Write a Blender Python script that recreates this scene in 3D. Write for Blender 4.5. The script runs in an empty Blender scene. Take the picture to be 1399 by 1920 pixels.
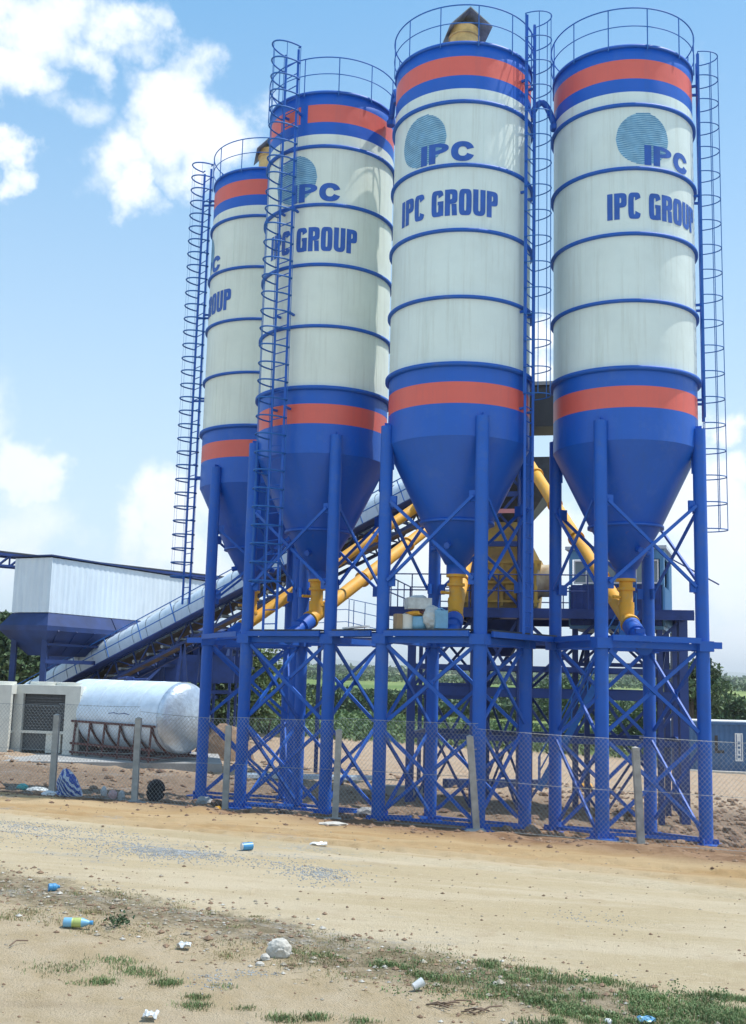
import bpy, math, random
import numpy as np
from math import sin, cos, pi, radians
random.seed(7); rng = np.random.default_rng(7)
sc = bpy.context.scene
C = sc.collection

# ------------------------------------------------------------------ camera, sky, sun, exposure
F, PITCH, ROLL, CAMZ = 2050.0, 0.149994, 0.026674, 3.1078
W0, H0 = 1399.0, 1920.0
c_, s_ = cos(PITCH), sin(PITCH)
fw = np.array([0, c_, s_]); rt0 = np.array([1.0, 0, 0]); up0 = np.array([0, -s_, c_])
rt = rt0*cos(ROLL) + up0*sin(ROLL); up = up0*cos(ROLL) - rt0*sin(ROLL)
EYE = np.array([0, 0, CAMZ])
cam = bpy.data.cameras.new('camera'); co = bpy.data.objects.new('camera', cam); C.objects.link(co)
import mathutils
M = mathutils.Matrix(((rt[0], up[0], -fw[0], 0), (rt[1], up[1], -fw[1], 0), (rt[2], up[2], -fw[2], CAMZ), (0, 0, 0, 1)))
co.matrix_world = M
cam.sensor_fit = 'VERTICAL'; cam.sensor_height = 36; cam.sensor_width = 36
cam.lens = 36*F/H0; cam.clip_end = 20000; cam.clip_start = 0.1
sc.camera = co

def ray(px, py):
    a = (px-W0/2)/F; b = -(py-H0/2)/F
    return fw + rt*a + up*b
def A(px, py, Y):                       # the world point at depth Y (metres north of the camera) on that line of sight
    r = ray(px, py); return EYE + r*(Y/r[1])

SUN_EL, SUN_AZ = radians(64), radians(12)     # azimuth measured from +X towards +Y
sd = np.array([cos(SUN_EL)*cos(SUN_AZ), cos(SUN_EL)*sin(SUN_AZ), sin(SUN_EL)])
sl = bpy.data.lights.new('sun', 'SUN'); so = bpy.data.objects.new('sun', sl); C.objects.link(so)
sl.energy = 3.6; sl.angle = radians(0.5); sl.color = (1.0, 0.96, 0.9)
so.rotation_euler = mathutils.Vector(sd).to_track_quat('Z', 'Y').to_euler()

sc.view_settings.view_transform = 'Standard'; sc.view_settings.look = 'None'
sc.view_settings.gamma = 1; sc.view_settings.exposure = 0.55
try: sc.view_settings.use_curve_mapping = False
except Exception: pass

world = bpy.data.worlds.new('World'); sc.world = world; world.use_nodes = True
def setup_world():
    nt = world.node_tree; N = nt.nodes; L = nt.links
    for n in list(N): N.remove(n)
    out = N.new('ShaderNodeOutputWorld'); bg = N.new('ShaderNodeBackground'); L.new(bg.outputs[0], out.inputs[0])
    bg.inputs[1].default_value = 0.115
    sky = N.new('ShaderNodeTexSky'); sky.sky_type = 'NISHITA'; sky.sun_disc = False
    sky.sun_elevation = SUN_EL; sky.sun_rotation = pi/2 - SUN_AZ
    sky.altitude = 0; sky.air_density = 1.0; sky.dust_density = 0.6; sky.ozone_density = 2.6
    tc = N.new('ShaderNodeTexCoord')
    def math_(op, a, b=None, clamp=False):
        m = N.new('ShaderNodeMath'); m.operation = op; m.use_clamp = clamp
        for i, v in enumerate((a, b)):
            if v is None: continue
            if isinstance(v, (int, float)): m.inputs[i].default_value = v
            else: L.new(v, m.inputs[i])
        return m.outputs[0]
    # warp the direction a little so that cloud edges are ragged
    n1 = N.new('ShaderNodeTexNoise'); n1.inputs['Scale'].default_value = 9; n1.inputs['Detail'].default_value = 9; n1.inputs['Roughness'].default_value = 0.62
    L.new(tc.outputs['Generated'], n1.inputs['Vector'])
    n2 = N.new('ShaderNodeTexNoise'); n2.inputs['Scale'].default_value = 2.6; n2.inputs['Detail'].default_value = 4
    L.new(tc.outputs['Generated'], n2.inputs['Vector'])
    # cloud banks: centre direction (from where they stand in the sky), angular radius in px/F, weight
    banks = [(60, 10, 60, .9), (130, 15, 70, .9), (215, 60, 55, .9), (280, 60, 45, .7), (100, 190, 40, .5), (130, 205, 45, .6), (380, 300, 60, .8), (150, 95, 50, .85), (180, 130, 45, .7),
             (95, 45, 75, .9), (190, 40, 60, .7), (250, 95, 45, .6), (330, 215, 95, 1.05), (420, 240, 70, 1.0), (200, 300, 75, .9), (250, 350, 60, 1.0),
             (350, 130, 60, .75), (150, 200, 60, .6), (40, 130, 60, 1.0), (15, 155, 55, .9), (10, 310, 38, .9), (290, 265, 70, .8),
             (30, 885, 60, 1.0), (75, 905, 45, 1.0), (10, 860, 50, .8), (300, 925, 55, .95), (250, 975, 60, .9), (330, 1010, 90, .9), (230, 1030, 60, .8), (150, 1070, 90, .5),
             (1015, 640, 50, 1.0), (1020, 730, 60, 1.0), (1350, 790, 35, .8), (1385, 870, 40, .9), (1290, 930, 70, .8), (1370, 990, 90, .95), (1260, 1010, 60, .8), (1390, 1110, 80, .6),
             (1300, 960, 120, 1.1), (1340, 1080, 110, 1.1), (1240, 1150, 150, 1.0), (1390, 1200, 120, 1.0), (640, 1200, 120, .9), (60, 1000, 110, .7), (330, 960, 90, .9), (380, 1080, 90, .8), (240, 1120, 120, .8), (1050, 1000, 100, .8), (800, 1050, 130, .8), (450, 180, 30, .7), (490, 190, 25, .6), (365, 55, 20, .5), (900, 1100, 160, .75), (640, 1130, 150, .65), (-80, 60, 90, .8), (-150, 300, 110, .9), (-120, 800, 110, .8), (1600, 700, 130, .9), (1750, 1000, 150, .8), (-300, 1000, 150, .7)]
    tot = None
    wn = N.new('ShaderNodeTexNoise'); wn.inputs['Scale'].default_value = 11; wn.inputs['Detail'].default_value = 8; wn.inputs['Roughness'].default_value = 0.58
    L.new(tc.outputs['Generated'], wn.inputs['Vector'])
    wv = N.new('ShaderNodeVectorMath'); wv.operation = 'MULTIPLY_ADD'; L.new(wn.outputs['Color'], wv.inputs[0])
    wv.inputs[1].default_value = (.13, .13, .13); L.new(tc.outputs['Generated'], wv.inputs[2])
    ws = N.new('ShaderNodeVectorMath'); ws.operation = 'SUBTRACT'; L.new(wv.outputs[0], ws.inputs[0]); ws.inputs[1].default_value = (.065, .065, .065)
    warped = ws.outputs[0]
    for px, py, rad, w in banks:
        d = ray(px, py); d = d/np.linalg.norm(d)
        dp = N.new('ShaderNodeVectorMath'); dp.operation = 'DISTANCE'; L.new(warped, dp.inputs[0]); dp.inputs[1].default_value = tuple(d)
        mr = N.new('ShaderNodeMapRange'); mr.interpolation_type = 'SMOOTHSTEP'
        mr.inputs['From Min'].default_value = rad*1.7/F; mr.inputs['From Max'].default_value = 0; mr.inputs['To Max'].default_value = w
        L.new(dp.outputs['Value'], mr.inputs['Value'])
        tot = mr.outputs[0] if tot is None else math_('MAXIMUM', tot, mr.outputs[0])
    # the rest of the sky, away from the banks above: scattered fair-weather cloud
    sep = N.new('ShaderNodeSeparateXYZ'); L.new(tc.outputs['Generated'], sep.inputs[0])
    behind = math_('MULTIPLY', math_('LESS_THAN', sep.outputs['Y'], 0.55), math_('GREATER_THAN', n2.outputs['Fac'], 0.56))
    tot = math_('MAXIMUM', tot, math_('MULTIPLY', behind, 0.7))
    dens = math_('ADD', tot, math_('MULTIPLY', math_('SUBTRACT', n1.outputs['Fac'], 0.5), 1.7))
    ms = N.new('ShaderNodeMapRange'); ms.interpolation_type = 'SMOOTHSTEP'; ms.inputs['From Min'].default_value = 0.22; ms.inputs['From Max'].default_value = 0.85
    L.new(dens, ms.inputs['Value'])
    n3 = N.new('ShaderNodeTexNoise'); n3.inputs['Scale'].default_value = 14; n3.inputs['Detail'].default_value = 5; L.new(tc.outputs['Generated'], n3.inputs['Vector'])
    cr = N.new('ShaderNodeMix'); cr.data_type = 'RGBA'; L.new(n3.outputs['Fac'], cr.inputs['Factor'])
    cr.inputs['A'].default_value = (5.9, 6.5, 7.0, 1); cr.inputs['B'].default_value = (7.6, 7.7, 7.8, 1)
    # thin high veil whitening the blue, thicker towards the horizon
    veil = N.new('ShaderNodeMapRange'); veil.interpolation_type = 'SMOOTHSTEP'
    veil.inputs['From Min'].default_value = 0.62; veil.inputs['From Max'].default_value = -0.02; veil.inputs['To Min'].default_value = 0.62; veil.inputs['To Max'].default_value = 0.9
    L.new(sep.outputs['Z'], veil.inputs['Value'])
    vm = N.new('ShaderNodeMix'); vm.data_type = 'RGBA'; L.new(veil.outputs[0], vm.inputs['Factor'])
    v2 = N.new('ShaderNodeMapRange'); v2.inputs['From Min'].default_value = .60; v2.inputs['From Max'].default_value = .02; L.new(sep.outputs['Z'], v2.inputs['Value'])
    vc = N.new('ShaderNodeMix'); vc.data_type = 'RGBA'; L.new(v2.outputs[0], vc.inputs['Factor']); vc.inputs['A'].default_value = (0.85, 3.2, 5.9, 1); vc.inputs['B'].default_value = (5.3, 6.4, 7.1, 1)
    L.new(sky.outputs[0], vm.inputs['A']); L.new(vc.outputs['Result'], vm.inputs['B'])
    mx = N.new('ShaderNodeMix'); mx.data_type = 'RGBA'
    L.new(math_('MULTIPLY', ms.outputs[0], 0.93), mx.inputs['Factor']); L.new(vm.outputs['Result'], mx.inputs['A']); L.new(cr.outputs['Result'], mx.inputs['B'])
    L.new(mx.outputs['Result'], bg.inputs[0])
setup_world()
sc.cycles.volume_bounces = 0 if hasattr(sc, 'cycles') else 0

# ------------------------------------------------------------------ materials
MAT = {}
def mat(name, col, rough=0.6, var=0.15, scale=4.0, bump=0.0, bscale=20.0, metal=0.0, col2=None, stretch=None, spec=None):
    m = bpy.data.materials.new(name); m.use_nodes = True; MAT[name] = m
    nt = m.node_tree; N = nt.nodes; L = nt.links; b = N['Principled BSDF']
    b.inputs['Roughness'].default_value = rough; b.inputs['Metallic'].default_value = metal
    if spec is not None: b.inputs['Specular IOR Level'].default_value = spec
    tc = N.new('ShaderNodeTexCoord'); mp = N.new('ShaderNodeMapping'); L.new(tc.outputs['Object'], mp.inputs[0])
    if stretch: mp.inputs['Scale'].default_value = stretch
    n = N.new('ShaderNodeTexNoise'); n.inputs['Scale'].default_value = scale; n.inputs['Detail'].default_value = 6; n.inputs['Roughness'].default_value = 0.6
    L.new(mp.outputs[0], n.inputs['Vector'])
    r = N.new('ShaderNodeValToRGB'); r.color_ramp.elements[0].position = 0.3; r.color_ramp.elements[1].position = 0.7
    c2 = col2 or tuple(max(0, x*(1-var)) for x in col)
    c1 = col if col2 else tuple(min(1, x*(1+var*0.6)) for x in col)
    r.color_ramp.elements[0].color = (*c2, 1); r.color_ramp.elements[1].color = (*c1, 1)
    L.new(n.outputs['Fac'], r.inputs[0]); L.new(r.outputs[0], b.inputs['Base Color'])
    if bump:
        n2 = N.new('ShaderNodeTexNoise'); n2.inputs['Scale'].default_value = bscale; n2.inputs['Detail'].default_value = 5
        L.new(mp.outputs[0], n2.inputs['Vector'])
        bp = N.new('ShaderNodeBump'); bp.inputs['Strength'].default_value = bump; bp.inputs['Distance'].default_value = 0.02
        L.new(n2.outputs['Fac'], bp.inputs['Height']); L.new(bp.outputs[0], b.inputs['Normal'])
    return m

def painted(name, col, grime, rough=0.42, amount=0.5, streak=True, dents=0.25, rust=0.0):
    """paint on steel sheet: soft mottling, vertical dirt streaks, faint dents"""
    m = mat(name, col, rough, 0.06, 1.3)
    nt = m.node_tree; N = nt.nodes; L = nt.links; b = N['Principled BSDF']
    base = b.inputs['Base Color'].links[0].from_socket
    tc = N.new('ShaderNodeTexCoord'); mp = N.new('ShaderNodeMapping'); mp.inputs['Scale'].default_value = (7, 7, 0.35) if streak else (3, 3, 3)
    L.new(tc.outputs['Object'], mp.inputs[0])
    n = N.new('ShaderNodeTexNoise'); n.inputs['Scale'].default_value = 1.2; n.inputs['Detail'].default_value = 8; n.inputs['Roughness'].default_value = 0.7
    L.new(mp.outputs[0], n.inputs['Vector'])
    mr = N.new('ShaderNodeMapRange'); mr.inputs['From Min'].default_value = 0.5; mr.inputs['From Max'].default_value = 0.8; mr.inputs['To Max'].default_value = amount
    L.new(n.outputs['Fac'], mr.inputs['Value'])
    mx = N.new('ShaderNodeMix'); mx.data_type = 'RGBA'; L.new(mr.outputs[0], mx.inputs['Factor']); L.new(base, mx.inputs['A']); mx.inputs['B'].default_value = (*grime, 1)
    fin = mx.outputs['Result']
    if rust:
        n4 = N.new('ShaderNodeTexNoise'); n4.inputs['Scale'].default_value = 5.5; n4.inputs['Detail'].default_value = 10; n4.inputs['Roughness'].default_value = 0.72; L.new(tc.outputs['Object'], n4.inputs['Vector'])
        r4 = N.new('ShaderNodeMapRange'); r4.inputs['From Min'].default_value = 0.64; r4.inputs['From Max'].default_value = 0.74; r4.inputs['To Max'].default_value = rust; L.new(n4.outputs['Fac'], r4.inputs['Value'])
        m4 = N.new('ShaderNodeMix'); m4.data_type = 'RGBA'; L.new(r4.outputs[0], m4.inputs['Factor']); L.new(fin, m4.inputs['A']); m4.inputs['B'].default_value = (.20, .12, .08, 1); fin = m4.outputs['Result']
        n5 = N.new('ShaderNodeTexNoise'); n5.inputs['Scale'].default_value = 0.9; n5.inputs['Detail'].default_value = 9; n5.inputs['Roughness'].default_value = 0.75; L.new(tc.outputs['Object'], n5.inputs['Vector'])
        r5 = N.new('ShaderNodeMapRange'); r5.inputs['From Min'].default_value = 0.54; r5.inputs['From Max'].default_value = 0.72; r5.inputs['To Max'].default_value = .14; L.new(n5.outputs['Fac'], r5.inputs['Value'])
        m5 = N.new('ShaderNodeMix'); m5.data_type = 'RGBA'; L.new(r5.outputs[0], m5.inputs['Factor']); L.new(fin, m5.inputs['A']); m5.inputs['B'].default_value = (.22, .30, .42, 1); fin = m5.outputs['Result']
    L.new(fin, b.inputs['Base Color'])
    n2 = N.new('ShaderNodeTexNoise'); n2.inputs['Scale'].default_value = 1.6; n2.inputs['Detail'].default_value = 3; L.new(tc.outputs['Object'], n2.inputs['Vector'])
    bp = N.new('ShaderNodeBump'); bp.inputs['Strength'].default_value = dents; bp.inputs['Distance'].default_value = 0.06
    L.new(n2.outputs['Fac'], bp.inputs['Height']); L.new(bp.outputs[0], b.inputs['Normal'])
    return m

painted('silo white', (0.67, 0.76, 0.72), (0.44, 0.47, 0.40), 0.36, 0.6)
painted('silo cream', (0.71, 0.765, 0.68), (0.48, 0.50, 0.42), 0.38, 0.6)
painted('silo blue', (0.005, 0.100, 0.50), (0.02, 0.10, 0.36), 0.42, 0.5, rust=0.35)
painted('silo orange', (0.68, 0.125, 0.09), (0.48, 0.12, 0.11), 0.42, 0.5)
painted('steel blue', (0.005, 0.102, 0.49), (0.035, 0.09, 0.28), 0.58, 0.55, streak=False, rust=0.6)
mat('rail blue', (0.015, 0.13, 0.44), 0.6, 0.15, 6)
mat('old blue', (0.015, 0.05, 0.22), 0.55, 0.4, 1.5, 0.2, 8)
mat('tower blue', (0.016, 0.06, 0.26), 0.5, 0.25, 1.2)
mat('letter blue', (0.02, 0.10, 0.42), 0.5, 0.2, 5)
mat('emblem blue', (0.09, 0.27, 0.46), 0.5, 0.2, 5); mat('emblem pale', (0.29, 0.50, 0.63), 0.5, 0.2, 5)
painted('yellow', (0.74, 0.38, 0.03), (0.42, 0.33, 0.20), 0.6, 0.85, streak=False)
mat('vent yellow', (0.75, 0.48, 0.16), 0.55, 0.3, 4)
mat('dark steel', (0.05, 0.06, 0.07), 0.6, 0.4, 5)
mat('hood grey', (0.26, 0.27, 0.26), 0.6, 0.4, 5)
mat('galvanised', (0.45, 0.48, 0.50), 0.45, 0.2, 20, metal=0.4)
mat('fence wire', (0.38, 0.40, 0.39), 0.5, 0.2, 5, metal=0.2)
mat('concrete', (0.40, 0.39, 0.36), 0.9, 0.25, 6, 0.4, 40)
mat('slab', (0.36, 0.36, 0.35), 0.9, 0.3, 1.5, 0.3, 20)
painted('sheet light blue', (0.62, 0.72, 0.80), (0.30, 0.42, 0.56), 0.5, 0.5, dents=0.1)
painted('sheet pale', (0.55, 0.62, 0.68), (0.40, 0.45, 0.5), 0.5, 0.5, dents=0.1)
painted('cab blue', (0.10, 0.28, 0.50), (0.05, 0.15, 0.32), 0.45, 0.6, dents=0.1)
mat('navy', (0.010, 0.036, 0.15), 0.6, 0.4, 1.0)
mat('belt brown', (0.11, 0.085, 0.07), 0.9, 0.4, 2)
mat('mixer', (0.66, 0.42, 0.09), 0.7, 0.5, 1.6, col2=(0.28, 0.19, 0.09))
mat('mixer panel', (0.75, 0.46, 0.07), 0.7, 0.5, 2.5, col2=(0.35, 0.24, 0.08))
mat('drum cream', (0.55, 0.50, 0.36), 0.7, 0.4, 2.5, col2=(0.30, 0.20, 0.10))
mat('tank foil', (0.68, 0.80, 0.92), 0.42, 0.14, 3, 0.45, 5, metal=0.1)
mat('tank end foil', (0.55, 0.64, 0.74), 0.32, 0.2, 5, 0.8, 9, metal=0.6)
mat('red primer', (0.10, 0.032, 0.03), 0.7, 0.3, 5)
mat('cream paint', (0.66, 0.67, 0.61), 0.5, 0.1, 3)
mat('grille', (0.10, 0.11, 0.12), 0.6, 0.3, 8)
mat('container', (0.04, 0.12, 0.27), 0.5, 0.2, 2)
mat('white paint', (0.75, 0.76, 0.76), 0.5, 0.1, 4)
mat('black paint', (0.03, 0.03, 0.035), 0.5, 0.2, 4)
mat('glass', (0.25, 0.32, 0.34), 0.1, 0.1, 2)
mat('pink plate', (0.70, 0.30, 0.32), 0.5, 0.1, 2)
mat('bark', (0.13, 0.10, 0.075), 0.9, 0.3, 8)
mat('leaf dark', (0.048, 0.092, 0.034), 0.7, 0.45, 0.9)
mat('leaf mid', (0.085, 0.15, 0.05), 0.7, 0.4, 0.8)
mat('leaf pale', (0.14, 0.20, 0.06), 0.7, 0.35, 0.8)
mat('weed', (0.10, 0.17, 0.06), 0.8, 0.4, 0.6)
mat('grass blade', (0.16, 0.24, 0.09), 0.8, 0.4, 3)
mat('dry grass', (0.34, 0.28, 0.15), 0.9, 0.3, 3)
mat('stone', (0.36, 0.32, 0.25), 0.9, 0.3, 8, 0.5, 20)
mat('grey gravel', (0.33, 0.35, 0.36), 0.9, 0.5, 9)
mat('clod', (0.26, 0.175, 0.115), 0.95, 0.4, 3, 0.5, 20)
mat('clod dark', (0.18, 0.115, 0.08), 0.95, 0.4, 3, 0.5, 20)
mat('pale stone', (0.50, 0.48, 0.43), 0.9, 0.2, 12, 0.5, 25)
mat('white plastic', (0.60, 0.62, 0.62), 0.35, 0.1, 6)
mat('teal sack', (0.08, 0.40, 0.38), 0.5, 0.3, 6)
mat('blue cap', (0.06, 0.27, 0.52), 0.35, 0.2, 6)
mat('label green', (0.42, 0.50, 0.16), 0.5, 0.2, 6)
mat('black rubber', (0.03, 0.027, 0.03), 0.8, 0.3, 6)
mat('pink bag', (0.62, 0.42, 0.42), 0.6, 0.2, 6)
mat('grey bag', (0.50, 0.54, 0.54), 0.6, 0.3, 6)
mat('cardboard', (0.38, 0.28, 0.17), 0.85, 0.2, 5)
mat('blue drum', (0.18, 0.42, 0.62), 0.4, 0.2, 5)
mat('wood', (0.20, 0.14, 0.10), 0.9, 0.3, 5)
m = mat('striped sack', (0.03, 0.09, 0.42), 0.45, 0.2, 5)
def stripe_mat(m):
    nt = m.node_tree; N = nt.nodes; L = nt.links; b = N['Principled BSDF']
    base = b.inputs['Base Color'].links[0].from_socket
    tc = N.new('ShaderNodeTexCoord'); mp = N.new('ShaderNodeMapping'); mp.inputs['Rotation'].default_value = (0.4, 0.6, 0.5); L.new(tc.outputs['Object'], mp.inputs[0])
    w = N.new('ShaderNodeTexWave'); w.inputs['Scale'].default_value = 4.2; w.inputs['Distortion'].default_value = 7; w.inputs['Detail'].default_value = 2; L.new(mp.outputs[0], w.inputs['Vector'])
    g = N.new('ShaderNodeMath'); g.operation = 'GREATER_THAN'; g.inputs[1].default_value = 0.62; L.new(w.outputs['Fac'], g.inputs[0])
    mx = N.new('ShaderNodeMix'); mx.data_type = 'RGBA'; L.new(g.outputs[0], mx.inputs['Factor']); L.new(base, mx.inputs['A']); mx.inputs['B'].default_value = (0.6, 0.68, 0.78, 1)
    L.new(mx.outputs['Result'], b.inputs['Base Color'])
stripe_mat(m)

# ------------------------------------------------------------------ mesh builder
def V(*a): return np.array(a, float)
def nrm(v): return v/np.linalg.norm(v)
class MB:
    def __init__(s): s.v = []; s.f = []; s.m = []; s.s = []
    def add(s, vs, fs, mi=0, sm=False):
        o = len(s.v); s.v.extend([tuple(map(float, p)) for p in vs])
        for f in fs: s.f.append(tuple(i+o for i in f)); s.m.append(mi); s.s.append(sm)
        return s
    def box(s, c, d, rz=0, mi=0, bev=0):
        c = np.array(c, float); hx, hy, hz = d[0]/2, d[1]/2, d[2]/2
        ex = V(cos(rz), sin(rz), 0)*hx; ey = V(-sin(rz), cos(rz), 0)*hy; ez = V(0, 0, hz)
        return s.obox(c, ex, ey, ez, mi)
    def obox(s, c, ex, ey, ez, mi=0):
        vs = [c+sx*ex+sy*ey+sz*ez for sz in (-1, 1) for sx, sy in ((-1, -1), (1, -1), (1, 1), (-1, 1))]
        return s.add(vs, [(3, 2, 1, 0), (4, 5, 6, 7), (0, 1, 5, 4), (1, 2, 6, 5), (2, 3, 7, 6), (3, 0, 4, 7)], mi)
    def bar(s, a, b, w, h=None, mi=0, upv=(0, 0, 1)):
        a = np.array(a, float); b = np.array(b, float); h = h or w
        d = b-a; u = nrm(d); upv = np.array(upv, float)
        x = np.cross(u, upv)
        if np.linalg.norm(x) < 1e-3: x = V(1, 0, 0)
        x = nrm(x); y = nrm(np.cross(x, u))
        return s.obox((a+b)/2, d/2, x*w/2, y*h/2, mi)
    def tube(s, a, b, r, n=12, r2=None, mi=0, caps=True):
        a = np.array(a, float); b = np.array(b, float); r2 = r if r2 is None else r2
        u = nrm(b-a); x = np.cross(u, (0, 0, 1) if abs(u[2]) < .95 else (1, 0, 0)); x = nrm(x); y = np.cross(u, x)
        vs = []
        for p, q in ((a, r), (b, r2)):
            for i in range(n):
                t = 2*pi*i/n; vs.append(p+(x*cos(t)+y*sin(t))*q)
        s.add(vs, [(i, (i+1) % n, n+(i+1) % n, n+i) for i in range(n)], mi, n > 5)
        if caps: s.add([vs[i] for i in range(n)], [tuple(range(n))[::-1]], mi); s.add([vs[n+i] for i in range(n)], [tuple(range(n))], mi)
        return s
    def path(s, pts, r, n=6, closed=False, mi=0):
        pts = [np.array(p, float) for p in pts]; k = len(pts); vs = []
        for i, p in enumerate(pts):
            if closed: t = pts[(i+1) % k]-pts[i-1]
            else: t = pts[min(i+1, k-1)]-pts[max(i-1, 0)]
            t = nrm(t); x = np.cross(t, (0, 0, 1))
            if np.linalg.norm(x) < .05: x = np.cross(t, (0.3, 1, 0))
            x = nrm(x); y = np.cross(t, x)
            for j in range(n): a = 2*pi*j/n; vs.append(p+(x*cos(a)+y*sin(a))*r)
        fs = []
        for i in range(k if closed else k-1):
            i2 = (i+1) % k
            for j in range(n): j2 = (j+1) % n; fs.append((i*n+j, i*n+j2, i2*n+j2, i2*n+j))
        if not closed: fs += [tuple(range(n))[::-1], tuple((k-1)*n+j for j in range(n))]
        return s.add(vs, fs, mi, n > 4)
    def lathe(s, prof, cx, cy, n=96, mi=None, sm=True, wob=None):
        """prof: list of (r, z, material of the strip that starts here)"""
        vs = []
        for r, z, *_ in prof:
            for i in range(n):
                t = 2*pi*i/n; vs.append((cx+r*cos(t), cy+r*sin(t), z))
        o = len(s.v); s.v.extend(vs)
        for k in range(len(prof)-1):
            m_ = prof[k][2] if len(prof[k]) > 2 else 0
            for i in range(n):
                s.f.append((o+k*n+i, o+k*n+(i+1) % n, o+(k+1)*n+(i+1) % n, o+(k+1)*n+i)); s.m.append(m_); s.s.append(sm)
        return s
    def disc(s, c, r, n=24, mi=0):
        s.add([(c[0]+r*cos(2*pi*i/n), c[1]+r*sin(2*pi*i/n), c[2]) for i in range(n)], [tuple(range(n))], mi); return s
    def blob(s, c, r, n=2, jit=0.25, mi=0, squash=1.0):
        """an irregular lump from a subdivided octahedron"""
        import itertools
        base = [V(1, 0, 0), V(-1, 0, 0), V(0, 1, 0), V(0, -1, 0), V(0, 0, 1), V(0, 0, -1)]
        fs = [(0, 2, 4), (2, 1, 4), (1, 3, 4), (3, 0, 4), (2, 0, 5), (1, 2, 5), (3, 1, 5), (0, 3, 5)]
        vs = list(base)
        for _ in range(n):
            nf = []; cache = {}
            def mid(a, b):
                k = (min(a, b), max(a, b))
                if k not in cache: vs.append(nrm((vs[a]+vs[b])/2)); cache[k] = len(vs)-1
                return cache[k]
            for a, b, c2 in fs:
                ab, bc, ca = mid(a, b), mid(b, c2), mid(c2, a); nf += [(a, ab, ca), (ab, b, bc), (ca, bc, c2), (ab, bc, ca)]
            fs = nf
        r = np.array(r if hasattr(r, '__len__') else (r, r, r*squash), float)
        c = np.array(c, float)
        out = [c+v*r*(1+random.uniform(-jit, jit)) for v in vs]
        return s.add(out, fs, mi, False)
    def build(s, name, mats, parent=None, label=None, cat=None, group=None, kind=None, origin=None):
        me = bpy.data.meshes.new(name)
        off = V(0, 0, 0)
        arr = np.array(s.v, float)
        if parent is not None:
            off = np.array(root_loc[parent.name])
        else:
            off = (arr.min(0)+arr.max(0))/2; off[2] = arr[:, 2].min()
            if kind in ('structure', 'stuff'): off = V(0, 0, 0)
        me.from_pydata((arr-off).tolist(), [], s.f)
        if not isinstance(mats, (list, tuple)): mats = [mats]
        for m_ in mats: me.materials.append(MAT[m_] if isinstance(m_, str) else m_)
        me.polygons.foreach_set('material_index', s.m); me.polygons.foreach_set('use_smooth', s.s); me.update()
        o = bpy.data.objects.new(name, me); C.objects.link(o)
        if parent is not None: o.parent = parent; root_loc[o.name] = tuple(off)
        else: o.location = tuple(off); root_loc[o.name] = tuple(off)
        tag(o, label, cat, group, kind); return o
root_loc = {}
def tag(o, label=None, cat=None, group=None, kind=None):
    for k, v in (('label', label), ('category', cat), ('group', group), ('kind', kind)):
        if v: o[k] = v
    return o
def thing(name, loc, label, cat, group=None):
    o = bpy.data.objects.new(name, None); C.objects.link(o); o.location = tuple(map(float, loc)); o.empty_display_size = .2
    root_loc[o.name] = tuple(map(float, loc)); return tag(o, label, cat, group)

# ------------------------------------------------------------------ terrain
GX, GY = -0.0405, -0.0855
def vnoise(x, y, s, seed=0):
    """cheap smooth value noise for numpy arrays"""
    x = np.asarray(x, float)/s; y = np.asarray(y, float)/s
    xi = np.floor(x).astype(np.int64); yi = np.floor(y).astype(np.int64); fx = x-xi; fy = y-yi
    fx = fx*fx*(3-2*fx); fy = fy*fy*(3-2*fy)
    def h(a, b):
        n = (a*374761393+b*668265263+seed*974711) & 0x7fffffff
        n = ((n ^ (n >> 13))*1274126177) & 0x7fffffff
        return ((n ^ (n >> 16)) & 0xffff)/65535.0
    return (h(xi, yi)*(1-fx)+h(xi+1, yi)*fx)*(1-fy)+(h(xi, yi+1)*(1-fx)+h(xi+1, yi+1)*fx)*fy
def base_z(x, y):
    x = np.asarray(x, float); y = np.asarray(y, float); t = y-24
    g = np.where(t < 4, GY*t, GY*(4+5*np.tanh((t-4)/5)))
    g = np.where(t < -5, GY*(-5-4*np.tanh((-5-t)/4)), g)
    gx = GX*np.clip(x-2, -40, 40)
    fade = np.clip((150-y)/80, 0, 1)
    far = np.clip((y-150)/650, 0, 1)**.8
    return gx*fade+g+far*8.0 + far*2.5*(vnoise(x, y, 160, 5)-.5)
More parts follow.
